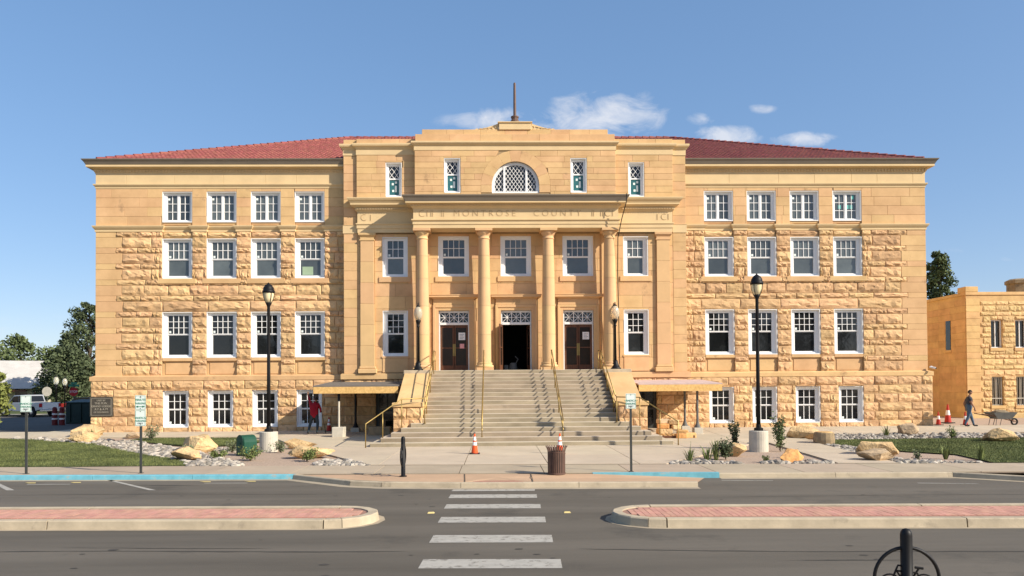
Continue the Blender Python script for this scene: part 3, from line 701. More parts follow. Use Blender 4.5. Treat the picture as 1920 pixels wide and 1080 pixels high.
# ---- centre block
cw = [(s*6.02-.625, s*6.02+.625, a, b) for s in (-1, 1) for a, b in ((7.85, 9.85), (3.9, 6.17))]
c2 = [(x-.765, x+.765, 7.86, 9.88) for x in (-3.11, 0, 3.11)]
dr = [(x-.76, x+.76, 3.15, 6.16) for x in (-3.11, 0, 3.11)]
up = [(s*6.06-.405, s*6.06+.405, 11.82, 13.55) for s in (-1, 1)]
bd = [(s*6.45-.55, s*6.45+.55, .2, 2.35) for s in (-1, 1)]
wall('centre_wall', -8.57, 8.57, -.3, 14.6, YC, .5, cw+c2+dr+up+bd, 'mortar')
for s in (-1, 1):
    for z0, z1, n in ((3.05, 10.02, 15), (10.02, 13.9, 9), (14.5, 14.73, 1)):
        plates([(min(s*7.9, s*8.57), max(s*7.9, s*8.57), z0+(z1-z0)*i/n, z0+(z1-z0)*(i+1)/n) for i in range(n)], YC-.03, .04)
    a, b = sorted((s*4.98, s*7.9))
    wall('upper_wall', a, b, 11.6, 14.7, YC-.12, .14, [o for o in up if a < o[0] < b], 'mortar')
    plates(cut(rows(a, b, 11.72, 13.93, 7, .85, 1.4, r0), up), YC-.15, .04)
    plates(rows(a, b, 14.5, 14.73, 1, .8, 1.3, r0), YC-.15, .2)
    # parapet cornice and band of the side bays
    PC = [(0,13.92),(.02,13.93),(.02,14.2),(.05,14.22),(.09,14.3),(.16,14.34),(.18,14.40),(.18,14.47),(.0,14.5),(-.3,14.5)]
    mb = MB(); q = sorted((s*4.98, s*7.9)); mb.mold(PC, q[0], q[1], YC-.15, (YC if s < 0 else None), (YC if s > 0 else None))
    q = sorted((s*7.9, s*8.57)); mb.mold(PC, q[0], q[1], YC-.03, (YC+1.2 if s < 0 else None), (YC+1.2 if s > 0 else None)); mb.build('parapet_cornice', 'pale_stone', ch)
    # side entablature on the pilaster
    q = sorted((s*4.9, s*7.86))
    EP = [(0,10.04),(0,10.24),(.03,10.25),(.03,10.42),(.07,10.45),(.07,10.50),(0,10.52),(0,11.06),(.03,11.08),(.06,11.14)]
    EC = [(.06,11.14),(.10,11.15),(.10,11.26),(.28,11.36),(.30,11.37),(.30,11.45),(.32,11.47),(.34,11.52),(.40,11.58),(.44,11.66),(.44,11.70),(-.1,11.76)]
    MB().mold(EP, q[0], q[1], YC-.17, (YC if s < 0 else None), (YC if s > 0 else None)).build('entablature', 'pale_stone', ch)
    MB().mold(EC, q[0], q[1], YC-.17, (YC if s < 0 else None), (YC if s > 0 else None)).build('cornice', 'pale_stone', ch)
    dn = MB(); k = 0
    while 5.1+k*.13 < 7.9: xx = s*(5.1+k*.13); dn.box(xx-.035, xx+.035, YC-.33, YC-.26, 11.17, 11.25); k += 1
    dn.build('dentils', 'pale_stone', ch, kind='stuff')
    # plain band of the corner strip
    q = sorted((s*7.9, s*8.57)); MB().mold([(0,10.02),(.03,10.03),(.03,10.42),(.05,10.44),(.0,10.46)], q[0], q[1], YC-.03, (YC+.6 if s < 0 else None), (YC+.6 if s > 0 else None)).build('band_course', 'pale_stone', ch)
    # pilaster
    pil = link('pilaster', None, ch); px = s*7.39
    MB().box(px-.46, px+.46, YC-.22, YC, 3.05, 3.28).build('base', 'column_stone', pil, bev=.02)
    MB().box(px-.41, px+.41, YC-.18, YC, 3.28, 3.40).build('base', 'column_stone', pil, bev=.03)
    for i in range(6): MB().box(px-.35+.004*i, px+.35-.004*i, YC-.14, YC, 3.40+i*1.04+.003, 3.40+(i+1)*1.04-.003).build('drum', 'column_stone', pil, bev=.006)
    MB().mold([(0,9.64),(.03,9.66),(.03,9.72),(0,9.73),(0,9.82),(.05,9.88),(.09,9.93),(.09,10.03),(0,10.04)], px-.34, px+.34, YC-.14, YC, YC).build('capital', 'column_stone', pil)
    q = sorted((s*4.7, s*8.6)); MB().mold([(0,2.76),(.12,2.77),(.12,3.02),(.04,3.05),(-.05,3.05)], q[0], q[1], YC, (YC+.6 if s < 0 else None), (YC+.6 if s > 0 else None)).build('belt_course', 'ashlar', ch)
    ROCKS += [(*((q0, q1) if s > 0 else (-q1, -q0)), c, d, YC) for q0, q1, c, d in cut([q for i in range(6) for q in rows(5.35, 8.57, .07+i*.45, .52+i*.45, 1, .6, 1.4, r0)], [(5.9, 7.0, .2, 2.35)])]
# lower centre wall, plain ashlar
lowr = cut(rows(-7.9, 7.9, 3.15, 10.0, 11, 1.1, 2.3, r0), cw+c2+dr+[(s*7.39-.35, s*7.39+.35, 3, 10.1) for s in (-1, 1)]+[(x-1.08, x+1.08, 3.1, 6.78) for x in (-3.11, 0, 3.11)])
plates(lowr, YC-.02, .03)
for x, y in [(s*6.02, 7.85) for s in (-1, 1)]+[(x, 7.86) for x in (-3.11, 0, 3.11)]:
    hw = .80 if abs(x) > 5 else .92; MB().box(x-hw, x+hw, YC-.07, YC+.2, y-.26, y).build('window_sill', 'column_stone', ch, bev=.01)
for s in (-1, 1):
    MB().box(s*6.02-.68, s*6.02+.68, YC-.06, YC+.2, 3.80, 3.9).build('window_sill', 'column_stone', ch, bev=.01)
    MB().box(s*6.02-.63, s*6.02+.63, YC-.045, YC-.018, 3.1, 3.79).build('apron_panel', 'ashlar', ch)
    WINDOWS += [('side2', s*6.02, YC, 7.85), ('side1', s*6.02, YC, 3.9), ('attic', s*6.06, YC-.12, 11.82)]
for x in (-3.11, 0, 3.11): WINDOWS.append(('mid2', x, YC, 7.86))
# ---- attic
aw = [(s*3.13-.41, s*3.13+.41, 11.94, 13.67) for s in (-1, 1)]
AR, ZS = 1.17, 12.33
wall('attic_wall', -4.98, 4.98, 11.6, 14.3, YA, .5, aw+[(-1.9, 1.9, 11.93, 13.55+.25)], 'mortar')
arc = [(AR*math.cos(math.pi*k/24), ZS+AR*math.sin(math.pi*k/24)) for k in range(25)]
bp = MB()
for k in range(24):
    (xa, za), (xb, zb) = arc[k], arc[k+1]; bp.quad((xa,YA,za),(xa,YA,13.8),(xb,YA,13.8),(xb,YA,zb)); bp.quad((xa,YA,za),(xb,YA,zb),(xb,YA+.3,zb),(xa,YA+.3,za))
for s in (-1, 1):
    bp.quad((s*AR,YA,11.93),(s*1.9,YA,11.93),(s*1.9,YA,13.8),(s*AR,YA,13.8)); bp.quad((s*AR,YA,11.93),(s*AR,YA+.3,11.93),(s*AR,YA+.3,ZS),(s*AR,YA,ZS))
bp.build('arch_wall', 'mortar', ch)
z0, hh = 11.72, (14.05-11.72)/8
RO = 1.72
for i in range(8):
    a, b = z0+i*hh, z0+(i+1)*hh
    def xo(z): return RO if z <= ZS else (math.sqrt(RO*RO-(z-ZS)**2) if z < ZS+RO else 0)
    for q in cut(rows(-4.98, 4.98, a, b, 1, .8, 1.5, r0), aw):
        xl, xr = q[0], q[1]; e0, e1 = xo(q[2]), xo(q[3])
        if q[3] <= 11.95:
            PLATES.append(([(xl,q[2]),(xr,q[2]),(xr,q[3]),(xl,q[3])], YA-.03, .04, 'ashlar')); continue
        for sg in (-1, 1):
            lo, hi = (xl, min(xr, 0)) if sg < 0 else (max(xl, 0), xr)
            if hi-lo < .05: continue
            if sg < 0: p = [(lo, q[2]), (min(hi, -e0), q[2]), (min(hi, -e1), q[3]), (lo, q[3])]
            else: p = [(max(lo, e0), q[2]), (hi, q[2]), (hi, q[3]), (max(lo, e1), q[3])]
            if p[1][0]-p[0][0] > .08 and p[2][0]-p[3][0] > .08: PLATES.append((p, YA-.03, .04, 'ashlar'))
NV = 9
for k in range(NV):
    a0, a1 = math.pi*k/NV, math.pi*(k+1)/NV; P = []
    for t in (a0, (a0+a1)/2, a1): P.append((AR*math.cos(t), ZS+AR*math.sin(t)))
    for t in (a1, (a0+a1)/2, a0): P.append((RO*math.cos(t), min(14.05, ZS+RO*math.sin(t))))
    v, f = plate_geo(P, YA-.031, .045, g=.001); MB().add(v, f).build('voussoir', 'ashlar', ch)
for s in (-1, 1): PLATES.append(([(min(s*AR,s*RO),11.95),(max(s*AR,s*RO),11.95),(max(s*AR,s*RO),ZS),(min(s*AR,s*RO),ZS)], YA-.03, .04, 'ashlar'))
WINDOWS += [('attic', s*3.13, YA, 11.94) for s in (-1, 1)]
MB().mold([(0,14.04),(.03,14.06),(.03,14.28),(.06,14.30),(.10,14.33),(.16,14.40),(.16,14.48),(.0,14.52),(-.3,14.53)], -4.98, 4.98, YA-.02, YC+.6, YC+.6).build('parapet_cornice', 'pale_stone', ch)
MB().box(-4.93, 4.93, YA+.03, YC+.6, 14.5, 14.86).build('parapet', 'mortar', ch)
plates(rows(-4.95, 4.95, 14.52, 14.87, 1, 1.2, 2.0, r0), YA-.0, .5)
MB().box(-4.6, 4.6, YA+.2, YC+.6, 14.8, 15.14).build('parapet', 'mortar', ch)
plates(rows(-4.63, 4.63, 14.875, 15.16, 1, .8, 1.3, r0), YA+.16, .4)
MB().box(-.80, .80, YA+.10, YA+.7, 15.13, 15.46).build('plinth', 'pale_stone', ch, bev=.015)
MB().mold([(0,15.45),(.06,15.48),(.06,15.52),(-.35,15.60),(-.5,15.60)], -.80, .80, YA+.10, YA+.7, YA+.7).build('plinth_cap', 'pale_stone', ch)
for s in (-1, 1):
    P = [(.80,15.14),(1.98,15.14),(1.98,15.20),(1.9,15.23),(1.78,15.20)]+[(1.78-.95*t, 15.20+.27*(t**1.25)) for t in (.2,.4,.6,.8,1)]
    P = [(s*x, z) for x, z in P]
    if s < 0: P = P[::-1]
    sc = MB().prism([(x, YA+.22, z) for x, z in P], (0,0,0), (0,.22,0)).build('scroll', 'pale_stone', ch)
    g = MB()
    for k in range(5): g.tube([(s*(.9+.2*k), YA+.215, 15.18), (s*(.98+.2*k), YA+.2, 15.24+.05*(3-k)/3), (s*(.9+.13*k), YA+.215, 15.36-.045*k)], .02, 5)
    g.build('leaf_carving', 'pale_stone', sc)
fp = link('flagpole', None, ch)
MB().lathe([(.22,15.58),(.22,15.66),(.17,15.70),(.17,15.80),(.20,15.82),(.20,15.88),(.09,15.92)], (.0, YA+.4, 0), 12).build('base', 'rust_brown', fp)
MB().lathe([(.075,15.9),(.07,16.7),(.06,17.56),(.03,17.6)], (0, YA+.4, 0), 10).build('pole', 'rust_brown', fp)
# ---- portico entablature
MB().mold([(0,10.09),(0,10.26),(.03,10.27),(.03,10.42),(.09,10.46),(.09,10.52),(0,10.54),(0,11.04),(.04,11.06),(.08,11.12)], -5.0, 5.0, YE, YC, YC).build('entablature', 'pale_stone', ch)
MB().box(-5.0, 5.0, YE+.005, YC, 10.085, 10.3).build('soffit', 'pale_stone', ch)
MB().mold([(.08,11.12),(.12,11.13),(.12,11.23),(.30,11.245),(.34,11.25),(.34,11.315),(.2,11.33)], -5.0, 5.0, YE, YC, YC).build('cornice', 'pale_stone', ch)
MB().mold([(.2,11.325),(.35,11.325),(.37,11.37),(.42,11.47),(.49,11.56),(.50,11.61),(.45,11.615),(-.55,11.75)], -5.0, 5.0, YE, YC, YC).build('gutter', 'eave_metal', ch)
dn = MB()
for k in range(74): xx = -4.98+k*.136; dn.box(xx-.04, xx+.04, YE-.19, YE-.12, 11.14, 11.225)
dn.build('dentils', 'pale_stone', ch, kind='stuff')
ins = MB()
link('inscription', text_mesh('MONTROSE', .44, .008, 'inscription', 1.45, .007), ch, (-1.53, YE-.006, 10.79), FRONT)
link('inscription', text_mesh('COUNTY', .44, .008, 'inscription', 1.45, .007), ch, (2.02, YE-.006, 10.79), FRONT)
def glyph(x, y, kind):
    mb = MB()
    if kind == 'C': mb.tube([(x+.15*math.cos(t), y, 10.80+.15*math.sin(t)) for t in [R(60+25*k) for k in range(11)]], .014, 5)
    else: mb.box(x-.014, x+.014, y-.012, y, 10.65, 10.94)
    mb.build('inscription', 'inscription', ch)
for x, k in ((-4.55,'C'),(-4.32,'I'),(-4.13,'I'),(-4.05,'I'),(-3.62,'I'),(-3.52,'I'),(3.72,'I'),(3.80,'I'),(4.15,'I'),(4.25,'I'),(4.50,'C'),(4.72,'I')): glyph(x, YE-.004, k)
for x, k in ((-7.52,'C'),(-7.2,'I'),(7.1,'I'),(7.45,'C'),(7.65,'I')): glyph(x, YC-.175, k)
# ---- columns
cl = link('column', None, ch, (-4.6, YC-.68, 3.15))
MB().box(-.44, .44, -.44, .44, 0, .14).build('plinth', 'column_stone', cl, bev=.012)
MB().lathe([(.42,.14),(.44,.18),(.44,.23),(.40,.27),(.36,.285),(.365,.31),(.385,.34),(.37,.38),(.335,.39)], n=28).build('base', 'column_stone', cl, smooth=True)
def cr_(t): return .325-.062*max(0, (t-.25)/.75)**1.4
zz = [.39, 1.75, 3.15, 4.5, 5.6, 6.42]
for a, b in zip(zz, zz[1:]):
    P = []
    for k in range(5): z = a+.004+(b-a-.008)*k/4; P.append((cr_((z-.39)/6.03), z))
    P = [(P[0][0]-.02, P[0][1])]+P+[(P[-1][0]-.02, P[-1][1])]
    MB().lathe(P[1:-1], n=28, caps=False).build('drum', 'column_stone', cl, smooth=True)
MB().lathe([(.25,.38),(.25,6.44)], n=16, caps=False).build('core', 'mortar', cl)
cp = MB().lathe([(.262,6.42),(.29,6.44),(.29,6.48),(.265,6.49),(.265,6.60),(.30,6.63),(.34,6.70),(.37,6.76),(.37,6.80)], n=28).build('capital', 'column_stone', cl, smooth=True)
MB().box(-.42, .42, -.42, .42, 6.80, 6.938).build('abacus', 'column_stone', cp, bev=.01)
for x in (-1.58, 1.58, 4.6): dup(cl, ch, (x, YC-.68, 3.15))
for s in (-1, 1): MB().box(s*4.6-.30, s*4.6+.30, YC-.08, YC, 3.15, 10.05).build('respond', 'ashlar', ch)
# ---- doors
def leaf(parent, name='leaf'):
    g = MB()
    for a, b, c, d in ((0,.72,0,.28),(0,.72,2.16,2.30),(0,.10,.28,2.16),(.62,.72,.28,2.16),(.10,.62,1.12,1.18)): g.box(a, b, -.025, .025, c, d)
    o = g.build(name, 'wood', parent, bev=.006)
    MB().box(.10, .62, -.006, .006, .28, 1.12).build('pane', 'door_glass', o); MB().box(.10, .62, -.006, .006, 1.18, 2.16).build('pane', 'door_glass', o)
    MB().box(.63, .71, -.034, -.024, .75, 1.35).build('push_plate', 'brass', o)
    return o
lf = None
for x in (-3.11, 0, 3.11):
    d = link('door', None, ch, (x, YC+.12, 3.15))
    fr = MB(); fr.box(-.76, -.70, -.04, .10, 0, 3.01); fr.box(.70, .76, -.04, .10, 0, 3.01); fr.box(-.70, .70, -.04, .10, 2.91, 3.01); fr.box(-.70, .70, -.05, .10, 2.30, 2.42)
    fr.build('frame', 'white', d, bev=.006)
    tr = MB(); W3 = 1.36/3
    for k in range(3):
        a, b = -.68+k*W3, -.68+(k+1)*W3; c, e = 2.42, 2.91; mx_, mz = (a+b)/2, (c+e)/2
        for p, q in (((a,c),(b,e)),((a,e),(b,c)),((mx_,c),(mx_,e)),((a,mz),(b,mz))): tr.tube([(p[0],0,p[1]),(q[0],0,q[1])], .014, 5)
        if k: tr.box(a-.02, a+.02, -.02, .02, c, e)
    tr.build('transom_lattice', 'white', d); MB().box(-.70, .70, .03, .04, 2.42, 2.91).build('transom_pane', 'glass', d)
    if x != 0:
        a = leaf(d); a.location = (-.70, .05, 0); b = leaf(d); b.location = (.70, .05, 0); b.rotation_euler = (0, 0, math.pi)
        for c in b.children:
            if c.name.startswith('push'): c.location = (0, .058, 0)
        MB().box(.22, .55, -.005, .001, 1.55, 1.92).build('notice', 'band', d, loc=(0, .02, 0))
        for k in range(4): MB().box(.27, .5-.05*(k % 2), -.008, -.006, 1.82-k*.07, 1.835-k*.07).build('notice_text', 'post_grey', d, loc=(0, .02, 0))
        if x < 0: MB().box(.28, .50, -.005, .001, 1.13, 1.36).build('notice', 'orange', d, loc=(0, .02, 0)).data.materials[0] = mat('notice_pink', (.75,.35,.36), .6, .3, 18)
    else:
        a = leaf(d); a.location = (-.70, -.03, 0); a.rotation_euler = (0, 0, R(-101))
        b = leaf(d); b.location = (.70, .07, 0); b.rotation_euler = (0, 0, R(100))
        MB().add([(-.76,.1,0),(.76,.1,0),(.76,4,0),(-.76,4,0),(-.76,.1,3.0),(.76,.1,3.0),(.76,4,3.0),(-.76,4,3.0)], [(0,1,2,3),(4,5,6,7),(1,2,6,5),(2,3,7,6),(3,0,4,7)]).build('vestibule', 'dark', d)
    # stone surround
    su = link('door_surround', None, ch, (x, YC, 3.15))
    g = MB()
    for s in (-1, 1):
        q = sorted((s*.76, s*1.04)); g.box(q[0], q[1], -.06, .1, 0, 3.22); q = sorted((s*.92, s*1.04)); g.box(q[0], q[1], -.10, -.05, 0, 3.28)
    g.box(-.76, .76, -.06, .1, 3.01, 3.22); g.box(-.92, .92, -.10, -.05, 3.16, 3.28); g.build('architrave', 'column_stone', su, bev=.006)
    MB().box(-1.02, 1.02, -.08, .02, 3.285, 3.58).build('frieze', 'column_stone', su, bev=.006)
    MB().mold([(0,3.58),(.04,3.59),(.06,3.63),(.2,3.65),(.22,3.66),(.22,3.73),(.25,3.76),(.25,3.79),(-.08,3.83)], -1.02, 1.02, -.08, 0, 0).build('hood', 'column_stone', su)
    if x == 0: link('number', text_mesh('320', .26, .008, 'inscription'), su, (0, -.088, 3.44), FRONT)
for s in (-1, 1):      # basement doors under the canopies
    d = link('basement_door', None, ch, (s*6.45, YC+.1, .2)); fr = MB()
    for a, b, c, e in ((-.55,-.48,0,2.15),(.48,.55,0,2.15),(-.48,.48,2.07,2.15),(-.48,-.40,0,2.07),(.40,.48,0,2.07),(-.40,.40,0,.2),(-.40,.40,.95,1.05),(-.03,.03,1.05,2.07)): fr.box(a, b, -.03, .05, c, e)
    fr.build('frame', 'post_grey', d); MB().box(-.48, .48, .02, .03, .0, 2.07).build('pane', 'glass', d)
# ---- windows
def bars(w, z0, z1, nc, nr, t=.026, y0=.165, y1=.20):
    mb = MB()
    for i in range(1, nc): x = -w/2+w*i/nc; mb.box(x-t/2, x+t/2, y0, y1, z0, z1)
    for j in range(1, nr): z = z0+(z1-z0)*j/nr; mb.box(-w/2, w/2, y0+.002, y1-.002, z-t/2, z+t/2)
    return mb
def make_window(kind):
    w, h = {'casement': (1.49,1.55), 'dh8': (1.49,2.02), 'dh12': (1.49,2.3), 'base': (1.25,1.83), 'side2': (1.25,2.0), 'side1': (1.25,2.27), 'mid2': (1.53,2.02), 'attic': (.81,1.73)}[kind]
    if kind == 'attic': w = .80
    g = MB(); cw_ = .12 if kind == 'attic' else (.15 if kind in ('base', 'casement') else .185); d = .15
    for a, b in ((-w/2, -w/2+.03), (w/2-.03, w/2)): g.box(a, b, -.012, .25, .0, h)
    g.box(-w/2+.03, w/2-.03, -.010, .25, h-.03, h); g.box(-w/2+.03, w/2-.03, -.02, .25, 0, .045)
    top = .12
    g.box(-w/2+.03, -w/2+cw_, d-.02, .26, .045, h-.03); g.box(w/2-cw_, w/2-.03, d-.02, .26, .045, h-.03); g.box(-w/2+cw_, w/2-cw_, d-.02, .26, h-top, h-.03); g.box(-w/2+cw_, w/2-cw_, d-.04, .26, .045, .11)
    o = g.build('window', 'white', ch)
    iw = w-2*cw_; zb, zt = .11, h-top
    gl = 'glass_upper' if kind in ('casement', 'dh8', 'side2', 'mid2') else 'glass'
    sh = MB()
    def ring(x0, x1, z0, z1, t, y0=.155, y1=.215): sh.box(x0, x0+t, y0, y1, z0, z1); sh.box(x1-t, x1, y0, y1, z0, z1); sh.box(x0+t, x1-t, y0, y1, z0, z0+t); sh.box(x0+t, x1-t, y0, y1, z1-t, z1)
    if kind == 'casement':
        mb = MB()
        for s in (-1, 1):
            a, b = sorted((s*.035, s*iw/2)); ring(a, b, zb, zt, .042); b0 = bars((b-a)-.084, zb+.042, zt-.042, 2, 3); mb.add([(v[0]+(a+b)/2, v[1], v[2]) for v in b0.v], b0.f)
            MB().box(a+.042, b-.042, .195, .205, zb+.042, zt-.042).build('pane', gl, o)
        sh.box(-.035, .035, .14, .22, zb, zt); sh.build('sash', 'white', o); mb.build('muntin', 'white', o)
        st = [(-iw/2+.11, zt-.22)]
    elif kind == 'attic':
        zm = zb+(zt-zb)*.56
        ring(-iw/2, iw/2, zm, zt, .03); ring(-iw/2, iw/2, zb, zm, .035); sh.build('sash', 'white', o)
        mb = MB(); x0, x1, a, b = -iw/2+.03, iw/2-.03, zm+.03, zt-.03; n = 3; dx = (x1-x0)/2; 
        for k in range(-n-3, n+4):
            for sg in (-1, 1):
                pts = []
                X0 = x0+k*dx
                # line through (X0,a) with slope sg*1.35 clipped to the light
                sl_ = 1.35; P = []
                for t in range(0, 41):
                    zz_ = a+(b-a)*t/40; xx_ = X0+sg*(zz_-a)/sl_
                    if x0 <= xx_ <= x1: P.append((xx_, zz_))
                if len(P) > 2: mb.tube([(P[0][0], .185, P[0][1]), (P[-1][0], .185, P[-1][1])], .013, 4)
        mb.build('lattice', 'white', o)
        MB().box(x0, x1, .195, .205, a, b).build('pane', 'glass', o); MB().box(-iw/2+.035, iw/2-.035, .19, .20, zb+.035, zm-.035).build('pane', 'teal_film', o)
        st = [(-.07, zm-.25), (.09, zm-.17), (-.05, zb+.25)]
    else:
        fr = {'dh8': .50, 'side2': .50, 'mid2': .50, 'dh12': .525, 'side1': .505, 'base': .50}[kind]
        nc, nr = {'dh8': (4,2), 'side2': (3,2), 'mid2': (4,2), 'dh12': (4,3), 'side1': (3,3), 'base': (3,2)}[kind]
        zm = zb+(zt-zb)*fr
        ring(-iw/2, iw/2, zm-.02, zt, .045, .145, .20); ring(-iw/2, iw/2, zb, zm, .055, .17, .225); sh.build('sash', 'white', o)
        mb = bars(iw-.09, zm+.025, zt-.045, nc, nr, .026, .15, .19)
        if kind == 'base': b0 = bars(iw-.11, zb+.055, zm-.055, 3, 1, .028, .18, .215); mb.add(b0.v, b0.f)
        mb.build('muntin', 'white', o)
        MB().box(-iw/2+.045, iw/2-.045, .185, .195, zm+.025, zt-.045).build('pane', gl, o); MB().box(-iw/2+.055, iw/2-.055, .205, .215, zb+.055, zm-.055).build('pane', gl, o)
        st = [(-iw/2+.13, zm+.12)] if kind != 'base' else [(-iw/2+.13, zb+.13)]
    for sx, sz in st: MB().box(sx-.05, sx+.05, .178, .182, sz-.055, sz+.055).build('sticker', 'sticker', o)
    return o
PROTO = {}; WOBJ = []
for kind, x, y, z in WINDOWS:
    if kind not in PROTO: o = PROTO[kind] = make_window(kind); o.location = (x, y, z)
    else: o = dup(PROTO[kind], ch, (x, y, z))
    WOBJ.append((kind, x, o))
for kind, x, o in WOBJ:
    if kind == 'attic': MB().box(.04, .13, .176, .18, .30, .62).build('sticker', 'sticker', o)
    if kind == 'casement' and x > 16.5:
        for sx, sz in ((-.3, .75), (.1, .75), (.38, 1.25), (.3, .75)): MB().box(sx-.07, sx+.07, .176, .18, sz-.1, sz+.1).build('sticker', 'green_film', o)
    if kind == 'dh8' and abs(x+10.38) < .1: MB().box(-.42, .12, .2, .203, .2, .62).build('paper', 'leaf_grey', o).data.materials[0] = mat('pale_green_paper', (.30,.40,.27), .8, .05, 4)
# fanlight
fl = link('fanlight', None, ch, (0, YA, 11.93))
g = MB(); pts = [(AR*math.cos(math.pi*k/24), .40+AR*math.sin(math.pi*k/24)) for k in range(25)]
out = [(AR-.005, .0)]+pts+[(-AR+.005, .0)]
def sc_(p, k): return (p[0]*k, max(.07, .40+(p[1]-.40)*k) if p[1] > .0 else .07)
inn = [sc_(p, .88) for p in out]
for i in range(len(out)-1):
    a, b, c, d = out[i], out[i+1], inn[i+1], inn[i]; g.quad((a[0],.12,a[1]),(d[0],.12,d[1]),(c[0],.12,c[1]),(b[0],.12,b[1])); g.quad((d[0],.12,d[1]),(d[0],.25,d[1]),(c[0],.25,c[1]),(c[0],.12,c[1])); g.quad((a[0],-.02,a[1]),(a[0],.12,a[1]),(b[0],.12,b[1]),(b[0],-.02,b[1]))
g.box(-AR, AR, .02, .25, 0, .09)
for s in (-1, 1): g.box(s*.55-.05, s*.55+.05, .10, .22, .07, 1.36)
g.build('frame', 'white', fl)
lt = MB()
def inarch(x, z): return z > .09 and abs(x) < AR*.89 and (z < .4 or x*x+(z-.4)**2 < (AR*.89)**2)
for sg in (-1, 1):
    for k in range(-24, 25):
        P = [(k*.185+sg*t*.02*.70, .09+t*.02) for t in range(0, 76)]; P = [p for p in P if inarch(*p)]
        if len(P) > 2: lt.tube([(P[0][0], .17, P[0][1]), (P[-1][0], .17, P[-1][1])], .0125, 4)
lt.build('lattice', 'white', fl)
MB().add([(x, .20, z) for x, z in out], [tuple(range(len(out)))]).build('pane', 'glass', fl)
# ---- emit plates and rock faced stones
PLATES.sort(key=lambda p: -(max(a for a, b in p[0])-min(a for a, b in p[0]))*(max(b for a, b in p[0])-min(b for a, b in p[0])))
rest = {}
for i, (poly, yf, t, m) in enumerate(PLATES):
    v, f = plate_geo(poly, yf, t)
    if i < 300: MB().add(v, f).build('ashlar_block', m, ch)
    else: rest.setdefault(m, MB()).add(v, f)
for m, mb in rest.items(): mb.build('ashlar_rows', m, ch, kind='stuff')
place_rocks(ch, ROCKS, 'rock_stone', 'rock_faced_stone', 21)
# corner stone tablet, wall camera
tb = MB().box(-21.22, -20.1, YB-.06, YB+.02, 1.0, 1.97).build('tablet', 'bronze', ch, bev=.012, label='dark bronze cornerstone tablet with raised lettering')
fr = MB()
for a, b, c, d in ((-21.16,-20.16,1.89,1.905),(-21.16,-20.16,1.06,1.075),(-21.16,-21.145,1.075,1.89),(-20.175,-20.16,1.075,1.89)): fr.box(a, b, YB-.072, YB-.058, c, d)
fr.build('border', 'bronze_text', tb)
for i, (tx, sz) in enumerate((('LAID BY', .12), ('THE M.W.', .15), ('GRAND LODGE', .135), ('A F & A M', .15), ('OF COLORADO', .10))): link('lettering', text_mesh(tx, sz, .006, 'bronze_text'), tb, (-20.66, YB-.062, 1.80-.145*i), FRONT)
sc = link('wall_camera', None, ch, (21.1, YB-.1, 3.05)); MB().box(-.05, .05, 0, .1, .1, .2).build('bracket', 'white', sc); MB().tube([(0,.02,.14),(.12,-.18,.08)], .05, 10).build('housing', 'white', sc); MB().tube([(.12,-.18,.08),(.13,-.195,.076)], .04, 10).build('lens', 'black', sc)
# ================================================================== STAIRWAY
sw = thing('stairway', 'broad concrete stairway of eighteen steps rising to the courthouse doors', 'stairs', (0, 0, 0))
TR, RI, Y0 = .36, .175, 29.5
for i in range(18):
    hw = 6.0-.36*i if i < 6 else 4.1
    y = Y0+i*TR; ye = (32.3 if i < 6 else y+TR+.10) if i < 17 else 37.2
    g = MB().box(-hw, hw, y, max(ye, y+TR+.1), RI*i-(.3 if i == 0 else .01), RI*(i+1))
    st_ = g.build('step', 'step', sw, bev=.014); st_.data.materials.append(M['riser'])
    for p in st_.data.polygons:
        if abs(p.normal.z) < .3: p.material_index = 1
for s in (-1, 1):
    ck = link('cheek_wall', None, sw)
    a, b = sorted((s*4.1, s*5.3))
    P = [(31.1,-.2),(31.1,1.62),(32.0,1.62),(35.0,3.0),(36.4,3.0),(37.2,3.0),(37.2,-.2)]
    MB().prism([(a+.03, y, z) for y, z in P], (0,0,0), (b-a-.06,0,0)).build('core', 'ashlar', ck)
    MB().add([(a,32.05,1.66),(b,32.05,1.66),(b,35.0,3.02),(a,35.0,3.02),(a,32.05,1.52),(b,32.05,1.52),(b,35.0,2.88),(a,35.0,2.88)], [(0,1,2,3),(7,6,5,4),(0,4,5,1),(2,6,7,3),(1,5,6,2),(3,7,4,0)]).build('coping', 'ashlar', ck, bev=.012)
    MB().box(a-.04, b+.04, 34.95, 37.1, 2.96, 3.15).build('cap_stone', 'kerb', ck, bev=.015)
    MB().box(a-.04, b+.04, 31.0, 32.08, 1.54, 1.72).build('cap_stone', 'ashlar', ck, bev=.015)
    place_rocks(ck, [(*q, 31.1) for z in (.0, .52, 1.03) for q in rows(a, b, z, z+.51, 1, .45, .75, r0)], 'rock_stone', 'rock_faced_stone', 31+s, .10)
def zstep(y): i = max(0, min(18, (y-Y0)/TR+1)); return RI*i
def rail_obj(name, label, paths, posts, group=None):
    t = thing(name, label, 'handrail', (0, 0, 0), group=group)
    for p in paths: MB().tube(p, .024, 8).build('rail', 'brass', t, smooth=True)
    for a, b in posts:
        MB().tube([a, b], .02, 8).build('post', 'brass', t, smooth=True); MB().lathe([(.055,0),(.055,.012),(.025,.02)], a, 10).build('flange', 'brass', t)
    return t
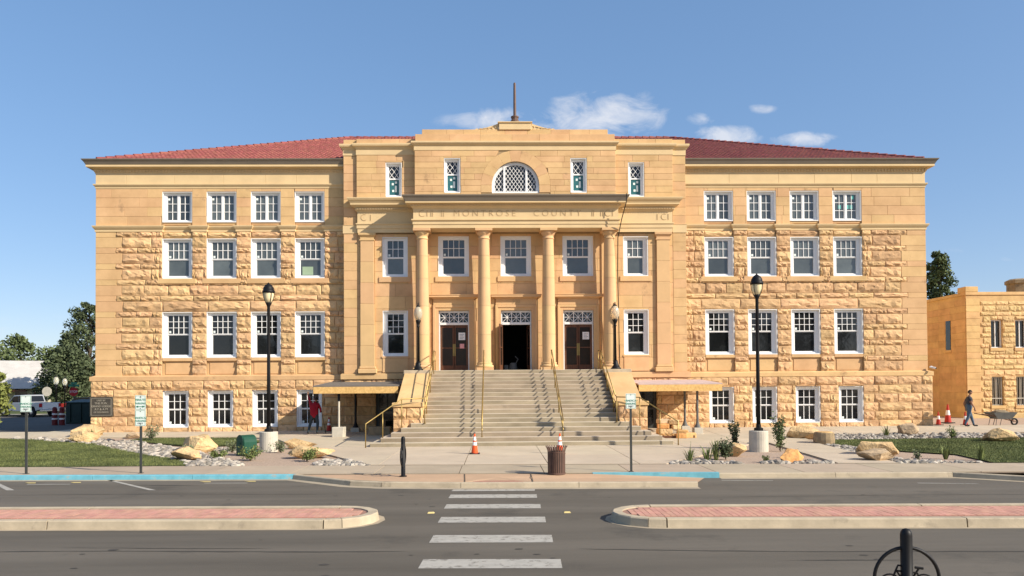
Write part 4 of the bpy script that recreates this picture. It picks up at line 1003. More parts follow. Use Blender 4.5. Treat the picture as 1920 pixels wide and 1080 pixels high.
for x, lb in ((-1.6, 'brass centre handrail on the steps behind the lone orange cone'), (1.65, 'brass centre handrail on the steps behind the slatted litter bin')):
    P = []; Q = []
    for dx, arr in ((-.0, P),):
        arr += [(x+dx, 36.15, 3.15+.95), (x+dx, 35.7, 3.15+.95), (x+dx, 29.9, .16+.92), (x+dx, 29.55, .10+.92)]
    Q = [(x, 35.75, 3.15+.5), (x, 29.85, .16+.46)]
    yy_ = [35.9, 33.9, 31.9, 29.95]
    rail_obj('handrail', lb, [P, Q], [((x, y, RI*min(18, math.floor((y-Y0)/TR)+1)), (x, y, (3.15+.95) if y > 35.7 else (.16+.92+(y-29.9)*.4983))) for y in yy_])
for s, lb in ((-1, 'brass side handrail along the stair wall by the grey canopy roof'), (1, 'brass side handrail along the stair wall by the pinkish canopy roof')):
    x = s*3.98; P = [(x, 36.5, 4.08), (x, 35.6, 4.08), (x, 31.3, 1.98)]; Q = [(x, 36.5, 3.62), (x, 35.6, 3.62), (x, 31.3, 1.5)]
    LP = [(x, 31.3, 1.98), (x, 30.9, 1.90), (s*4.9, 30.75, 1.88), (s*6.1, 29.15, .95), (s*6.1, 29.15, .02)]
    po = [((x, y, RI*min(18, math.floor((y-Y0)/TR)+1)), (x, y, 4.08 if y > 35.6 else 1.98+(y-31.3)*.488)) for y in (36.4, 35.5, 33.6, 31.8)]
    po += [((x, 30.93, .875), (x, 30.93, 1.9)), ((s*4.9, 30.72, .7), (s*4.9, 30.75, 1.88)), ((s*5.55, 29.9, .175), (s*5.55, 29.88, 1.38))]
    rail_obj('handrail', lb, [P, Q, LP], po)
# ================================================================== LAMPS
def tall_lamp(loc, label):
    t = thing('street_lamp', label, 'lamp', loc, 0)
    MB().lathe([(.335,-.15),(.335,.70),(.32,.72),(.0,.72)], n=24).build('concrete_base', 'concrete', t)
    MB().lathe([(.16,.72),(.16,.80),(.14,.82),(.09,.84),(.085,.95)], n=16).build('shoe', 'black', t)
    MB().lathe([(.075,.9),(.065,3),(.058,5.45),(.075,5.5),(.11,5.58),(.11,5.62)], n=12).build('pole', 'black', t, smooth=True)
    MB().lathe([(.10,5.6),(.17,5.78),(.20,5.95),(.20,6.02)], n=16).build('globe', 'lamp_glass', t, smooth=True)
    MB().lathe([(.23,5.98),(.23,6.06),(.205,6.08),(.19,6.18),(.13,6.28),(.04,6.34),(.02,6.38)], n=16).build('hood', 'black', t, smooth=True)
    for k in range(4):
        a = math.pi/4+k*math.pi/2; c, s = math.cos(a), math.sin(a); MB().tube([(c*.11,s*.11,5.58),(c*.21,s*.21,5.82),(c*.225,s*.225,6.0)], .012, 5).build('rib', 'black', t)
    return t
tall_lamp((-9.64, 28.5, 0), 'tall black street lamp on a concrete drum beside the green utility box')
tall_lamp((8.41, 26.7, 0), 'tall black street lamp on a concrete drum between two leafy shrubs')
def acorn(loc, label, sc=1.0, group=None, pole='black'):
    t = thing('acorn_lamp', label, 'lamp', loc, 0, group); t.scale = (sc, sc, sc)
    MB().lathe([(.27,0),(.27,.08),(.22,.12),(.17,.22),(.13,.30),(.11,.40),(.075,.46)], n=16).build('base', pole, t, smooth=True)
    MB().lathe([(.065,.42),(.05,2.1),(.07,2.12),(.07,2.17),(.05,2.2),(.08,2.3),(.12,2.38),(.12,2.46)], n=12).build('pole', pole, t, smooth=True)
    MB().lathe([(.11,2.45),(.19,2.62),(.215,2.78),(.19,2.94),(.13,3.06),(.08,3.10)], n=18).build('globe', 'globe_glass', t, smooth=True)
    MB().lathe([(.085,3.09),(.09,3.14),(.04,3.18),(.025,3.26),(.03,3.28),(.0,3.31)], n=10).build('finial', pole, t, smooth=True)
    return t
acorn((-4.78, 36.25, 3.15), 'acorn globe lamp on the stair pier beside the grey canopy roof')
acorn((4.80, 36.25, 3.15), 'acorn globe lamp on the stair pier beside the hanging black cable')
# ================================================================== CANOPIES
def canopy(s, label, felt):
    t = thing('canopy', label, 'canopy', (0, 0, 0))
    a, b = sorted((s*5.42, s*9.25)); yf = 33.7
    MB().add([(a,yf,2.45),(b,yf,2.45),(b,37.2,2.64),(a,37.2,2.64),(a,yf,2.40),(b,yf,2.40),(b,37.2,2.59),(a,37.2,2.59)], [(0,1,2,3),(7,6,5,4),(0,4,5,1),(1,5,6,2),(2,6,7,3),(3,7,4,0)]).build('roof_deck', felt, t)
    MB().box(a+.02, b-.02, yf+.0, yf+.05, 2.10, 2.398).build('fascia_board', 'osb', t); q = b-.05 if s > 0 else a+.0
    MB().add([(q,yf+.05,2.10),(q+.05,yf+.05,2.10),(q+.05,37.2,2.12),(q,37.2,2.12),(q,yf+.05,2.395),(q+.05,yf+.05,2.395),(q+.05,37.2,2.585),(q,37.2,2.585)], [(0,3,2,1),(4,5,6,7),(0,1,5,4),(1,2,6,5),(2,3,7,6),(3,0,4,7)]).build('fascia_board', 'osb', t)
    for k in range(5): x = a+.3+k*(b-a-.6)/4; MB().box(x-.03, x+.03, yf+.06, 37.0, 2.16, 2.32).build('joist', 'wood', t)
    for px, py, bl in (((8.15,34.0,1),(7.85,36.4,0)) if s < 0 else ((8.2,34.1,1),(8.0,35.6,1))):
        x = s*px
        if s < 0 and bl:
            MB().tube([(x,py,.55),(x,py,1.75)], .045, 10).build('post', 'concrete', t); MB().tube([(x,py,1.75),(x,py,2.15)], .06, 10).build('post_sleeve', 'black', t)
            for dx in (-.1, .1): MB().tube([(x+dx,py,.36+gz(py)),(x,py,.62)], .015, 5).build('strut', 'steel_grey', t)
            MB().add([(-.27,-.25,0),(.22,-.25,0),(.27,.25,0),(-.27,.25,0),(-.27,-.25,.46),(.27,-.25,.46),(.27,.25,.46),(-.27,.25,.46)], [(0,3,2,1),(4,5,6,7),(0,1,5,4),(1,2,6,5),(2,3,7,6),(3,0,4,7)]).build('footing', 'concrete', t, loc=(x, py, gz(py)), bev=.02)
        else:
            MB().lathe([(.15,.42),(.12,.50),(.07,.62),(.055,.72),(.055,1.9),(.06,2.15)], (x, py, 0), 10).build('post', 'steel_grey' if s > 0 else 'black', t)
            MB().box(-.2, .2, -.2, .2, 0, .42-gz(py)).build('footing', 'concrete', t, loc=(x, py, gz(py)), bev=.015)
    return t
canopy(-1, 'half built entrance canopy with grey felt roof and plywood edge beside the person in red', 'felt')
canopy(1, 'half built entrance canopy with pinkish roof and plywood edge above the stacked stone', 'pink_felt')
MB().box(-6.9, -5.9, 34.4, 35.0, .1, .55).build('stone_bench', 'wood_grey', None, bev=.02, label='low brown timber block in the shade under the grey roofed canopy', category='timber block')
pl = thing('pallet', 'flat wooden pallet under the pile of stone blocks', 'pallet', (6.75, 32.6, gz(32.6)+.02))
for k in range(8): MB().box(-.75+k*.2, -.61+k*.2, -.5, .5, .10, .125).build('slat', 'lumber', pl)
for k in range(3): MB().box(-.75, .79, -.5+k*.45, -.4+k*.45, 0, .10).build('runner', 'wood', pl)
for i, (x, y, z, sx, sy, sz, rz, mm, lb) in enumerate(((6.35,32.7,.145,.62,.45,.24,.1,'boulder_tan','wide tan stone block at the bottom of the pallet pile'),(7.1,32.5,.145,.5,.36,.2,-.2,'lumber','pale cut stone block lying at the pallet edge'),(6.3,32.7,.385,.5,.4,.22,-.15,'boulder_orange','orange stone block in the middle of the pallet pile'),(6.85,32.75,.345,.42,.34,.2,.3,'boulder_tan','small tan block leaning beside the orange block on the pile'),(6.3,32.75,.605,.55,.3,.2,.5,'boulder_grey','greyish rough stone on top of the pallet pile'),(7.35,32.25,.0,.5,.34,.24,.2,'lumber','pale squared block set on the walk beside the pallet'),(6.95,32.1,.0,.46,.3,.22,-.1,'boulder_orange','orange squared block on the walk in front of the pallet'),(6.78,32.75,.545,.45,.32,.22,-.3,'boulder_tan','upper tan block next to the greyish top stone'))):
    gg, ff = rock_geo(random.Random(i), 1, 1)
    o = MB().box(-sx/2, sx/2, -sy/2, sy/2, 0, sz).build('stone_block', mm, None, bev=.03, loc=(x, y, z+gz(y)), rot=(0, .0, rz)); tag(o, lb, 'stone block', 'stone blocks piled on the pallet')
# hanging cable
tag(MB().tube([(5.32,35.68,11.62),(5.30,35.66,11.2),(5.1,35.9,10.4),(4.98,36.3,9.6),(5.0,36.6,8.0),(5.06,36.75,5.5),(5.08,36.8,3.2)], .022, 6).build('cable', 'black'), 'thin black cable hanging from the portico cornice beside the end column', 'cable')
# ================================================================== STREET FURNITURE
def arrow(parent, z, L=.26):
    g = MB(); g.box(-L/2+.05, L/2-.05, -.006, -.002, z-.008, z+.008)
    for s in (-1, 1): g.add([(s*L/2,-.006,z),(s*(L/2-.07),-.006,z+.03),(s*(L/2-.07),-.006,z-.03)], [(0,1,2)] if s < 0 else [(0,2,1)])
    return g.build('arrow', 'sign_green', parent)
def sign_post(loc, label, plates_, h):
    t = thing('parking_sign', label, 'sign', loc)
    MB().add([(-.03,-.02,0),(.03,-.02,0),(.03,.02,0),(-.03,.02,0),(-.03,-.02,h),(.03,-.02,h),(.03,.02,h),(-.03,.02,h)], [(0,1,5,4),(1,2,6,5),(2,3,7,6),(3,0,4,7),(4,5,6,7)]).build('post', 'post_grey', t)
    MB().box(-.06, .06, -.06, .06, 0, .012).build('base_plate', 'post_grey', t)
    for z0, z1, hw, lines, ar in plates_:
        p = MB().box(-hw, hw, -.034, -.030, z0, z1).build('plate', 'sign', t, bev=.0)
        gr = MB()
        for a, b, c, d in ((-hw+.015,hw-.015,z1-.02,z1-.015),(-hw+.015,hw-.015,z0+.015,z0+.02),(-hw+.015,-hw+.02,z0+.02,z1-.02),(hw-.02,hw-.015,z0+.02,z1-.02)): gr.box(a, b, -.038, -.034, c, d)
        gr.build('border', 'sign_green', p)
        for tx, z, sz, mm in lines: link('lettering', text_mesh(tx, sz, .002, mm), p, (0, -.037, z), FRONT)
        if ar: a = arrow(p, ar); a.location = (0, -.034, 0)
        for zz_ in (z0+.04, z1-.04): MB().lathe([(.012,0),(.012,.006)], (0,0,0), 8).build('bolt', 'steel_grey', p, loc=(0, -.034, zz_), rot=FRONT)
    return t
HP = lambda z: [('HANDICAP', z+.20, .075, 'sign_green'), ('PARKING', z+.115, .075, 'sign_green'), ('ONLY', z+.045, .06, 'sign_dark')]
sign_post((-14.32, 21.45, 0), 'single white and green parking sign on a post over the clear lawn', [(1.75, 2.22, .15, [(a, b+1.78, c, d) for a, b, c, d in HP(0)], None)], 2.2)
sign_post((-11.06, 21.35, 0), 'post with two stacked white and green parking signs', [(1.79, 2.2, .15, [('MINUTE', 2.07, .085, 'sign_green'), ('PARKING', 1.97, .075, 'sign_green'), ('15', 2.145, .05, 'sign_dark')], 1.88), (1.33, 1.785, .15, [(a, b+1.36, c, d) for a, b, c, d in HP(0)], None)], 2.15)
sign_post((2.71, 20.62, 0), 'white and green parking sign on a post beside the litter bin', [(1.74, 2.16, .14, [(a, b+1.76, c, d) for a, b, c, d in HP(0)], None)], 2.1)
def bike_bollard(loc, rz, label, rad=.30):
    t = thing('bike_bollard', label, 'bike rack', loc, rz)
    MB().lathe([(.10,0),(.10,.02),(.058,.03),(.057,1.0),(.052,1.03),(.035,1.06),(.0,1.07)], n=16).build('post', 'black', t, smooth=True)
    zc = .56; MB().tube([(rad*math.cos(k*math.pi/20), 0, zc+rad*math.sin(k*math.pi/20)) for k in range(40)], .019, 6, closed=True).build('ring', 'black', t, smooth=True)
    g = MB(); ln = lambda *p: g.tube([(a, -.0, zc+b) for a, b in p], .010, 5)
    for cx in (-.165, .165): g.tube([(cx+.105*math.cos(k*math.pi/12), 0, zc-.06+.105*math.sin(k*math.pi/12)) for k in range(24)], .009, 5, closed=True)
    ln((-.165,-.06),(-.10,.10),(-.085,.135),(-.02,.125)); ln((-.10,.08),(.10,.06)); ln((-.10,.08),(.0,-.08)); ln((.0,-.08),(.12,.11)); ln((.165,-.06),(.10,.06)); ln((.165,-.06),(.0,-.08)); g.tube([(.08,0,zc+.115),(.16,0,zc+.105)], .014, 5)
    g.build('bicycle_emblem', 'black', t)
    return t
bike_bollard((-3.5, 20.0, 0), R(84), 'black bike rack bollard standing on the tan kerb apron')
bike_bollard((3.14, 7.5, -.14), R(-6), 'black bike rack bollard with bicycle emblem on the near sidewalk', .315)
bn = thing('litter_bin', 'brown slatted metal litter bin with flared top on the sidewalk', 'bin', (.61, 20.22, 0))
for k in range(26):
    a = 2*math.pi*k/26; c, s = math.cos(a), math.sin(a); tn = Vector((-s, c, 0))*.017
    pr = [(.235,.03),(.24,.60),(.25,.66),(.28,.73),(.305,.76)]; vs = []
    for r_, z in pr:
        p = Vector((c*r_, s*r_, z)); q = Vector((c*(r_-.008), s*(r_-.008), z)); vs += [p-tn, p+tn, q+tn, q-tn]
    MB().add(vs, [f for i in range(4) for f in ((i*4,i*4+1,i*4+5,i*4+4),(i*4+1,i*4+2,i*4+6,i*4+5),(i*4+2,i*4+3,i*4+7,i*4+6),(i*4+3,i*4,i*4+4,i*4+7))]).build('slat', 'rust_brown', bn)
MB().lathe([(.245,0),(.248,.04),(.225,.045),(.0,.045)], n=26).build('base', 'rust_brown', bn)
for z in (.60,): MB().tube([(.232*math.cos(k*math.pi/13), .232*math.sin(k*math.pi/13), z) for k in range(26)], .014, 5, closed=True).build('band', 'rust_brown', bn)
MB().lathe([(.19,.04),(.20,.62),(.19,.62),(.18,.06)], n=20).build('liner', 'black', bn)
def cone(loc, label, m='orange', h=.72, sc=1, bands=2):
    t = thing('traffic_cone', label, 'cone', loc); t.scale = (sc, sc, sc)
    MB().box(-.18, .18, -.18, .18, 0, .03).build('base', 'rubber', t, bev=.01)
    rr = lambda z: .125-.10*z/.70
    zs = [.03,.30,.42,.47,.60,.70] if bands == 2 else [.03,.30,.48,.48,.48,.70]
    for i, (a, b) in enumerate(zip(zs, zs[1:])):
        if b-a < .01: continue
        mm = 'band' if i in (1, 3) else m
        MB().lathe([(rr(a)-.0, a), (rr(b), b)], n=18).build('sleeve' if mm == 'band' else 'body', mm, t, smooth=False)
    return t
cone((-1.78, 26.2, .022), 'bright orange traffic cone with white bands alone on the plaza')
cone((1.19, 26.0, .022), 'orange traffic cone with white bands behind the slatted litter bin')
cone((-9.45+.2, 36.9, .22), 'dull red cone against the wall behind the concrete lamp drum', 'red_dull')
cone((21.95, 38.4, .2), 'dull red cone closest to the courthouse corner', 'red_dull', bands=1)
cone((23.55, 40.2, .2), 'tall dull red cone with white sleeve against the shaded annex wall', 'red_dull', sc=1.45, bands=1)
cone((23.05, 37.9, .2), 'red cone half hidden by the legs of the walking man', 'red_dull', bands=1)
ub = thing('utility_box', 'dark green utility pedestal beside the lamp drum', 'utility box', (-9.95, 26.9, 0), R(-38)); ub.scale = (1.25, 1.25, 1.25)
P = [(-.20,0),(.20,0),(.20,.42)]+[(.20*math.cos(k*math.pi/8), .42+.2*math.sin(k*math.pi/8)) for k in range(1, 8)]+[(-.20,.42)]
MB().prism([(x, -.2, z) for x, z in P], (0,0,-.05), (0,.42,-.05)).build('case', 'green_box', ub, bev=.012)
MB().prism([(x*.8, -.215, .05+z*.85) for x, z in P], (0,0,0), (0,.02,0)).build('door', 'green_box', ub); MB().box(-.03, .03, -.235, -.2, .30, .36).build('latch', 'green_box', ub)
wb = thing('wheelbarrow', 'grey wheelbarrow heaped with soil on the walk by the annex', 'wheelbarrow', (24.6, 37.5, .2))
tv = []
for hw, hd, z, x in ((.36,.28,.34,.05),(.62,.42,.68,.0)): tv += [(x-hw,-hd,z),(x+hw,-hd,z),(x+hw,hd,z),(x-hw,hd,z)]
MB().add(tv, [(0,3,2,1),(0,1,5,4),(1,2,6,5),(2,3,7,6),(3,0,4,7)]).build('tray', 'steel_grey', wb)
gg, ff = rock_geo(random.Random(3), .55, .4); MB().add([(a, b*.7, c+.64) for a, b, c in gg], ff).build('soil_heap', 'soil', wb)
for s in (-1, 1): MB().tube([(.75,s*.05,.2),(.2,s*.26,.36),(-1.15,s*.30,.62)], .022, 6).build('handle', 'wood', wb); MB().tube([(-.35,s*.25,.4),(-.42,s*.28,.0),(-.2,s*.26,.0),(-.1,s*.25,.36)], .016, 5).build('leg', 'steel_grey', wb)
MB().tube([(.72+.15*math.cos(k*math.pi/8), 0, .19+.15*math.sin(k*math.pi/8)) for k in range(16)], .045, 8, closed=True).build('wheel', 'rubber', wb, smooth=True)
lg = thing('log_planter', 'short round cut log standing on the lawn beyond the diagonal walk', 'log', (12.1, 29.7, gz(29.7)))
MB().lathe([(.40,0),(.41,.15),(.38,.42),(.36,.44),(.0,.44)], n=14).build('log', 'wood_grey', lg); MB().lathe([(.33,.441),(.30,.47),(.0,.48)], n=14).build('cut_face', 'lumber', lg)
# ================================================================== BOULDERS
def boulder(x, y, sx, sy, sz, m, seed, label, rz=0, tilt=0):
    sx *= .9; sy *= .9; sz *= .86
    r = random.Random(seed); b = bmesh.new()
    for k in range(20):
        d = Vector((r.gauss(0,1), r.gauss(0,1), r.gauss(0,.9))).normalized()*r.uniform(.82, 1.12); b.verts.new(d)
    bmesh.ops.convex_hull(b, input=b.verts)
    bmesh.ops.delete(b, geom=[v for v in b.verts if not v.link_faces], context='VERTS')
    bmesh.ops.subdivide_edges(b, edges=b.edges[:], cuts=4, use_grid_fill=True); bmesh.ops.triangulate(b, faces=b.faces[:])
    for v in b.verts:
        p = v.co.copy(); p *= 1+.07*mnoise.noise(p*1.8+Vector((seed*3, 0, 0)))+.055*mnoise.noise(p*5+Vector((seed, 3, 0)))+.03*mnoise.noise(p*11+Vector((seed, 3, 5)))
        v.co = Vector((p.x*sx, p.y*sy, p.z*sz))
    zmin = min(v.co.z for v in b.verts)
    me = bpy.data.meshes.new('boulder'); b.to_mesh(me); b.free(); me.materials.append(M[m])
    tag(link('boulder', me, None, (x, y, gz(y)-zmin*.72-.02), (tilt, tilt*.5, rz)), label, 'boulder', 'boulders in the planting beds'); return me
for a in [(-20.3,35.4,1.0,.6,.42,'boulder_tan',1,'large dark stained boulder at the courthouse corner',.2),(-18.9,32.9,.68,.5,.36,'boulder_tan',2,'brown topped boulder at the edge of the lawn swale',.5),(-17.6,34.5,.42,.3,.22,'boulder_grey',3,'small reddish grey boulder on the swale before the wall',0),
 (-12.3,28.4,.85,.6,.50,'boulder_tan',4,'tall pale tan boulder behind its smaller neighbour in the swale',.3),(-11.4,25.2,.62,.45,.33,'boulder_tan',5,'low yellow tan boulder at the tip of the lawn',-.2),(-8.75,29.6,.70,.45,.30,'boulder_tan',6,'flat yellow boulder against the concrete lamp drum',0),(-7.35,25.7,.88,.5,.33,'boulder_tan',7,'long jagged tan boulder with a shrub in front',.1),
 (12.1,31.9,.85,.6,.45,'boulder_tan',8,'wide tan boulder in the river rocks before the basement wall',-.1),(7.05,24.9,.45,.4,.34,'boulder_tan',9,'tan boulder with dark side beside the dark green bush',.8),(8.05,22.7,.46,.4,.33,'boulder_orange',10,'bright orange boulder at the front sidewalk edge',.2),
 (11.7,24.9,.80,.55,.52,'boulder_tan',12,'big pointed tan boulder leaning over a grey one',-.4),(10.75,23.0,.62,.45,.28,'boulder_grey',13,'dark grey brown boulder in front of the pointed tan one',.1),(17.4,33.1,.60,.5,.48,'boulder_grey',14,'upright brown boulder on the river rocks near the courthouse corner',.1),(19.3,29.9,.85,.5,.42,'boulder_tan',15,'sloping pale boulder on the lawn before the wheelbarrow',-.2)]:
    boulder(*a)
# ================================================================== PLANTS
def leaf_mesh(n, r, fn, size):
    v = []; f = []
    for i in range(n):
        p = fn(); s = size*r.uniform(.6, 1.4); a = Vector((r.gauss(0,1), r.gauss(0,1), r.gauss(0,1))).normalized(); b = a.orthogonal().normalized()
        b.rotate(Matrix.Rotation(r.uniform(0, 6.28), 3, a)); c = a.cross(b); o = len(v)
        v += [tuple(p-b*s*.5), tuple(p+c*s*.35), tuple(p+b*s*.6), tuple(p-c*s*.35)]; f.append((o, o+1, o+2, o+3))
    return v, f
def shrub(x, y, w_, h, m, seed, label, n=450, size=.07, group='shrubs in the planting beds'):
    r = random.Random(seed); t = thing('shrub', label, 'shrub', (x, y, gz(y)-.03), 0, group)
    st = MB(); tips = []
    for k in range(7):
        a = r.uniform(0, 6.28); q = r.uniform(.2, .9)*w_*.5; tp_ = Vector((math.cos(a)*q, math.sin(a)*q, h*r.uniform(.6, .98))); tips.append(tp_); st.tube([(0,0,0), tuple(tp_*.5+Vector((0,0,.04))), tuple(tp_)], [.014, .01, .004], 4)
    st.build('stem', 'bark', t)
    def fn():
        k = r.choice(tips); u = r.uniform(.25, 1.05); return k*u+Vector((r.gauss(0, w_*.10), r.gauss(0, w_*.10), r.gauss(0, h*.07)))
    v, f = leaf_mesh(n, r, fn, size); MB().add([(a, b, max(.02, c)) for a, b, c in v], f).build('foliage', m, t)
def tuft(x, y, w_, h, m, seed, label, n=40):
    r = random.Random(seed); t = thing('grass_tuft', label, 'plant', (x, y, gz(y)-.03), 0, 'strappy plants in the planting beds'); g = MB()
    for k in range(n):
        a = r.uniform(0, 6.28); q = r.uniform(.1, 1)*w_*.5; hh_ = h*r.uniform(.55, 1); c, s = math.cos(a), math.sin(a); b0 = Vector((c*q*.2, s*q*.2, 0)); m1 = Vector((c*q*.6, s*q*.6, hh_*.75)); e = Vector((c*q, s*q, hh_)); d = Vector((-s, c, 0))*.016
        g.add([b0-d, b0+d, m1+d*.8, m1-d*.8, e], [(0,1,2,3),(3,2,4)])
    g.build('blade', m, t)
    if r.random() < .6: MB().tube([(0,0,0),(.03,0,h*.9),(.05,.02,h*1.35)], [.008,.006,.004], 4).build('flower_stalk', 'leaf_plant', t)
for a in [(-16.2,33.2,.7,.75,'leaf_grey',1,'feathery grey green bush standing before the basement wall',500,.06),(-10.5,25.6,.6,.32,'leaf_plant',2,'low green shrub in front of the utility box',420,.06),(-9.15,24.9,.8,.5,'leaf_plant',3,'spreading green shrub on the gravel left of the jagged boulder',520,.06),(-7.2,24.5,.85,.45,'leaf_plant',4,'bushy green shrub at the foot of the jagged boulder',520,.06),(-10.9,28.2,.6,.45,'leaf_grey',5,'grey green shrub behind the utility box',300,.06),(-9.0,27.9,.8,.45,'leaf_grey',6,'pale shrub growing against the lamp drum',300,.06),(-12.0,26.9,.5,.4,'leaf_grey',7,'wispy grey shrub beside the tall tan boulder',260,.06),
 (7.75,27.3,.5,1.25,'leaf_dark',8,'upright dark leafed shrub beside the lamp drum nearest the steps',700,.07),(9.15,26.6,.62,1.35,'leaf_mid',9,'leaning leafy shrub on the diagonal walk side of the lamp drum',760,.075),(6.35,23.9,.95,.62,'leaf_dark',10,'dense dark green bush beside the tan boulder',900,.06),(8.6,24.2,.5,.3,'leaf_grey',11,'small grey green shrub behind the orange boulder',260,.05),(7.3,22.9,.35,.22,'leaf_plant',12,'tiny green shrub before the dark sided boulder',150,.05),(12.0,22.9,.4,.35,'leaf_grey',13,'small grey shrub right of the grey brown boulder',200,.05),(18.2,31.2,.7,.5,'leaf_plant',14,'loose green shrub on the river rocks before the sloping boulder',300,.06)]: shrub(*a)
for a in [(4.95,23.0,.6,.5,'leaf_plant',1,'spiky yellow green plant with a thin stalk at the plaza corner'),(5.6,23.3,.7,.55,'leaf_plant',2,'broad strappy plant beside the dark green bush'),(6.0,23.8,.6,.7,'leaf_plant',3,'tall arching blades behind the dark green bush'),(16.0,32.3,.7,.55,'leaf_light',4,'yellow green tuft on the river rocks by the basement wall'),(13.2,23.4,.5,.5,'leaf_plant',5,'thin grass tuft at the lawn edge beside the gravel'),(14.0,22.9,.5,.55,'leaf_plant',6,'taller grass tuft on the gravel wedge of the lawn'),(-19.3,34.2,.5,.5,'leaf_light',7,'yellow green tuft beside the large stained boulder'),(12.3,30.4,.5,.4,'leaf_light',8,'pale tuft sprouting behind the cut log')]: tuft(*a)
# ================================================================== PEOPLE
def person(name_label, loc, rz, J, parts, extra=None):
    """J: joint -> (pos, radius); parts: list of bone chains; one skinned body mesh, faces coloured by nearest bone"""
    idx = {}; vs = []; rad = []; ed = []
    for k, (p, r_) in J.items(): idx[k] = len(vs); vs.append(p); rad.append(r_)
    bones = []
    for chain, m in parts:
        for a, b in zip(chain, chain[1:]): ed.append((idx[a], idx[b])); rr2 = [q if not isinstance(q, tuple) else sum(q)/2 for q in (J[a][1], J[b][1])]; bones.append((Vector(J[a][0]), Vector(J[b][0]), m, rr2[0], rr2[1]))
    me = bpy.data.meshes.new('person'); me.from_pydata(vs, ed, []); ob = bpy.data.objects.new('tmp', me); col.objects.link(ob)
    md = ob.modifiers.new('s', 'SKIN'); ob.modifiers.new('u', 'SUBSURF').levels = 2; ob.modifiers['u'].render_levels = 2
    for i, r_ in enumerate(rad): sv = me.skin_vertices[0].data[i]; sv.radius = (r_, r_) if not isinstance(r_, tuple) else r_; sv.use_root = (i == 0)
    bpy.context.view_layer.update(); me2 = bpy.data.meshes.new_from_object(ob.evaluated_get(bpy.context.evaluated_depsgraph_get())); bpy.data.objects.remove(ob)
    mats = sorted({m for _, m in parts}); me2.materials.clear()
    for m in mats: me2.materials.append(M[m])
    for p in me2.polygons:
        c = p.center; best = None
        for a, b, m, ra, rb in bones:
            ab = b-a; t = max(0, min(1, (c-a).dot(ab)/max(1e-9, ab.length_squared))); d = (c-(a+ab*t)).length-(ra+(rb-ra)*t)
            if best is None or d < best[0]: best = (d, m)
        p.material_index = mats.index(best[1]); p.use_smooth = True
    o = link('person', me2, None, loc, (0, 0, rz), label=name_label, category='person')
    return o
def hand(J, parts, key, w_, d, side):     # five fingers from the palm
    W = Vector(w_); D = Vector(d).normalized(); S = Vector(side).normalized(); pk = key+'palm'
    J[pk] = (tuple(W+D*.07), .034); ch_ = [key+'wrist', pk]; parts.append((ch_, 'skin'))
    for i, (o, L) in enumerate(((-.03,.07),(-.01,.085),(.01,.08),(.03,.06))):
        a, b = f'{key}f{i}a', f'{key}f{i}b'; J[a] = (tuple(W+D*(.10+L*.45)+S*o), .0095); J[b] = (tuple(W+D*(.10+L)+S*o-D.cross(S)*.02), .008); parts.append(([pk, a, b], 'skin'))
    J[key+'t'] = (tuple(W+D*.08-S*.055), .010); parts.append(([pk, key+'t'], 'skin'))
def head_parts(o, hp_, face, hairm='hair', cap=None):
    H = Vector(hp_); F_ = Vector(face).normalized(); q = F_.to_track_quat('-Y', 'Z')
    g = MB(); b = bmesh.new(); bmesh.ops.create_icosphere(b, subdivisions=3, radius=1)
    vs = []
    for v in b.verts:
        p = v.co; x, y, z = p.x*.078, p.y*.098, p.z*.118
        if z < 0: x *= 1+.9*z; y *= 1+.5*z
        if y < 0: y += .012*math.exp(-((x/.012)**2+((z+.01)/.028)**2))*-1.6; y += .008*math.exp(-(((abs(x)-.03)/.015)**2+((z-.012)/.012)**2)); y -= .004*math.exp(-((x/.025)**2+((z+.055)/.008)**2))
        vs.append(q @ Vector((x, y, z))+H)
    fs = [tuple(v.index for v in f.verts) for f in b.faces]; b.free()
    g.add(vs, fs); hd_ = g.build('head', 'skin', o, smooth=True)
    for s in (-1, 1):
        e = MB(); e.lathe([(.004,-.028),(.016,-.02),(.018,.01),(.012,.03),(.003,.034)], n=8); MB().add([q @ Vector((s*.08+a*.5, b_+.01, c)) + H for a, b_, c in e.v], e.f).build('ear', 'skin', hd_, smooth=True)
        MB().add([q @ Vector((s*.03+a*.011, -.088+b_*.006, .014+c*.007)) + H for a, b_, c in [(math.cos(t), 0, math.sin(t)) for t in [k*.785 for k in range(8)]]], [tuple(range(8))]).build('eye', 'hair', hd_)
    hv = []; b = bmesh.new(); bmesh.ops.create_icosphere(b, subdivisions=3, radius=1)
    keep = {}
    for v in b.verts:
        p = v.co
        if p.z > .25 or (p.y > .0 and p.z > -.45): keep[v.index] = len(hv); k = 1.07+.02*mnoise.noise(p*6); hv.append(q @ Vector((p.x*.078*k, p.y*.098*k+.004, p.z*.118*k)) + H)
    hf = [tuple(keep[v.index] for v in f.verts) for f in b.faces if all(v.index in keep for v in f.verts)]; b.free()
    MB().add(hv, hf).build('hair', hairm, o, smooth=True)
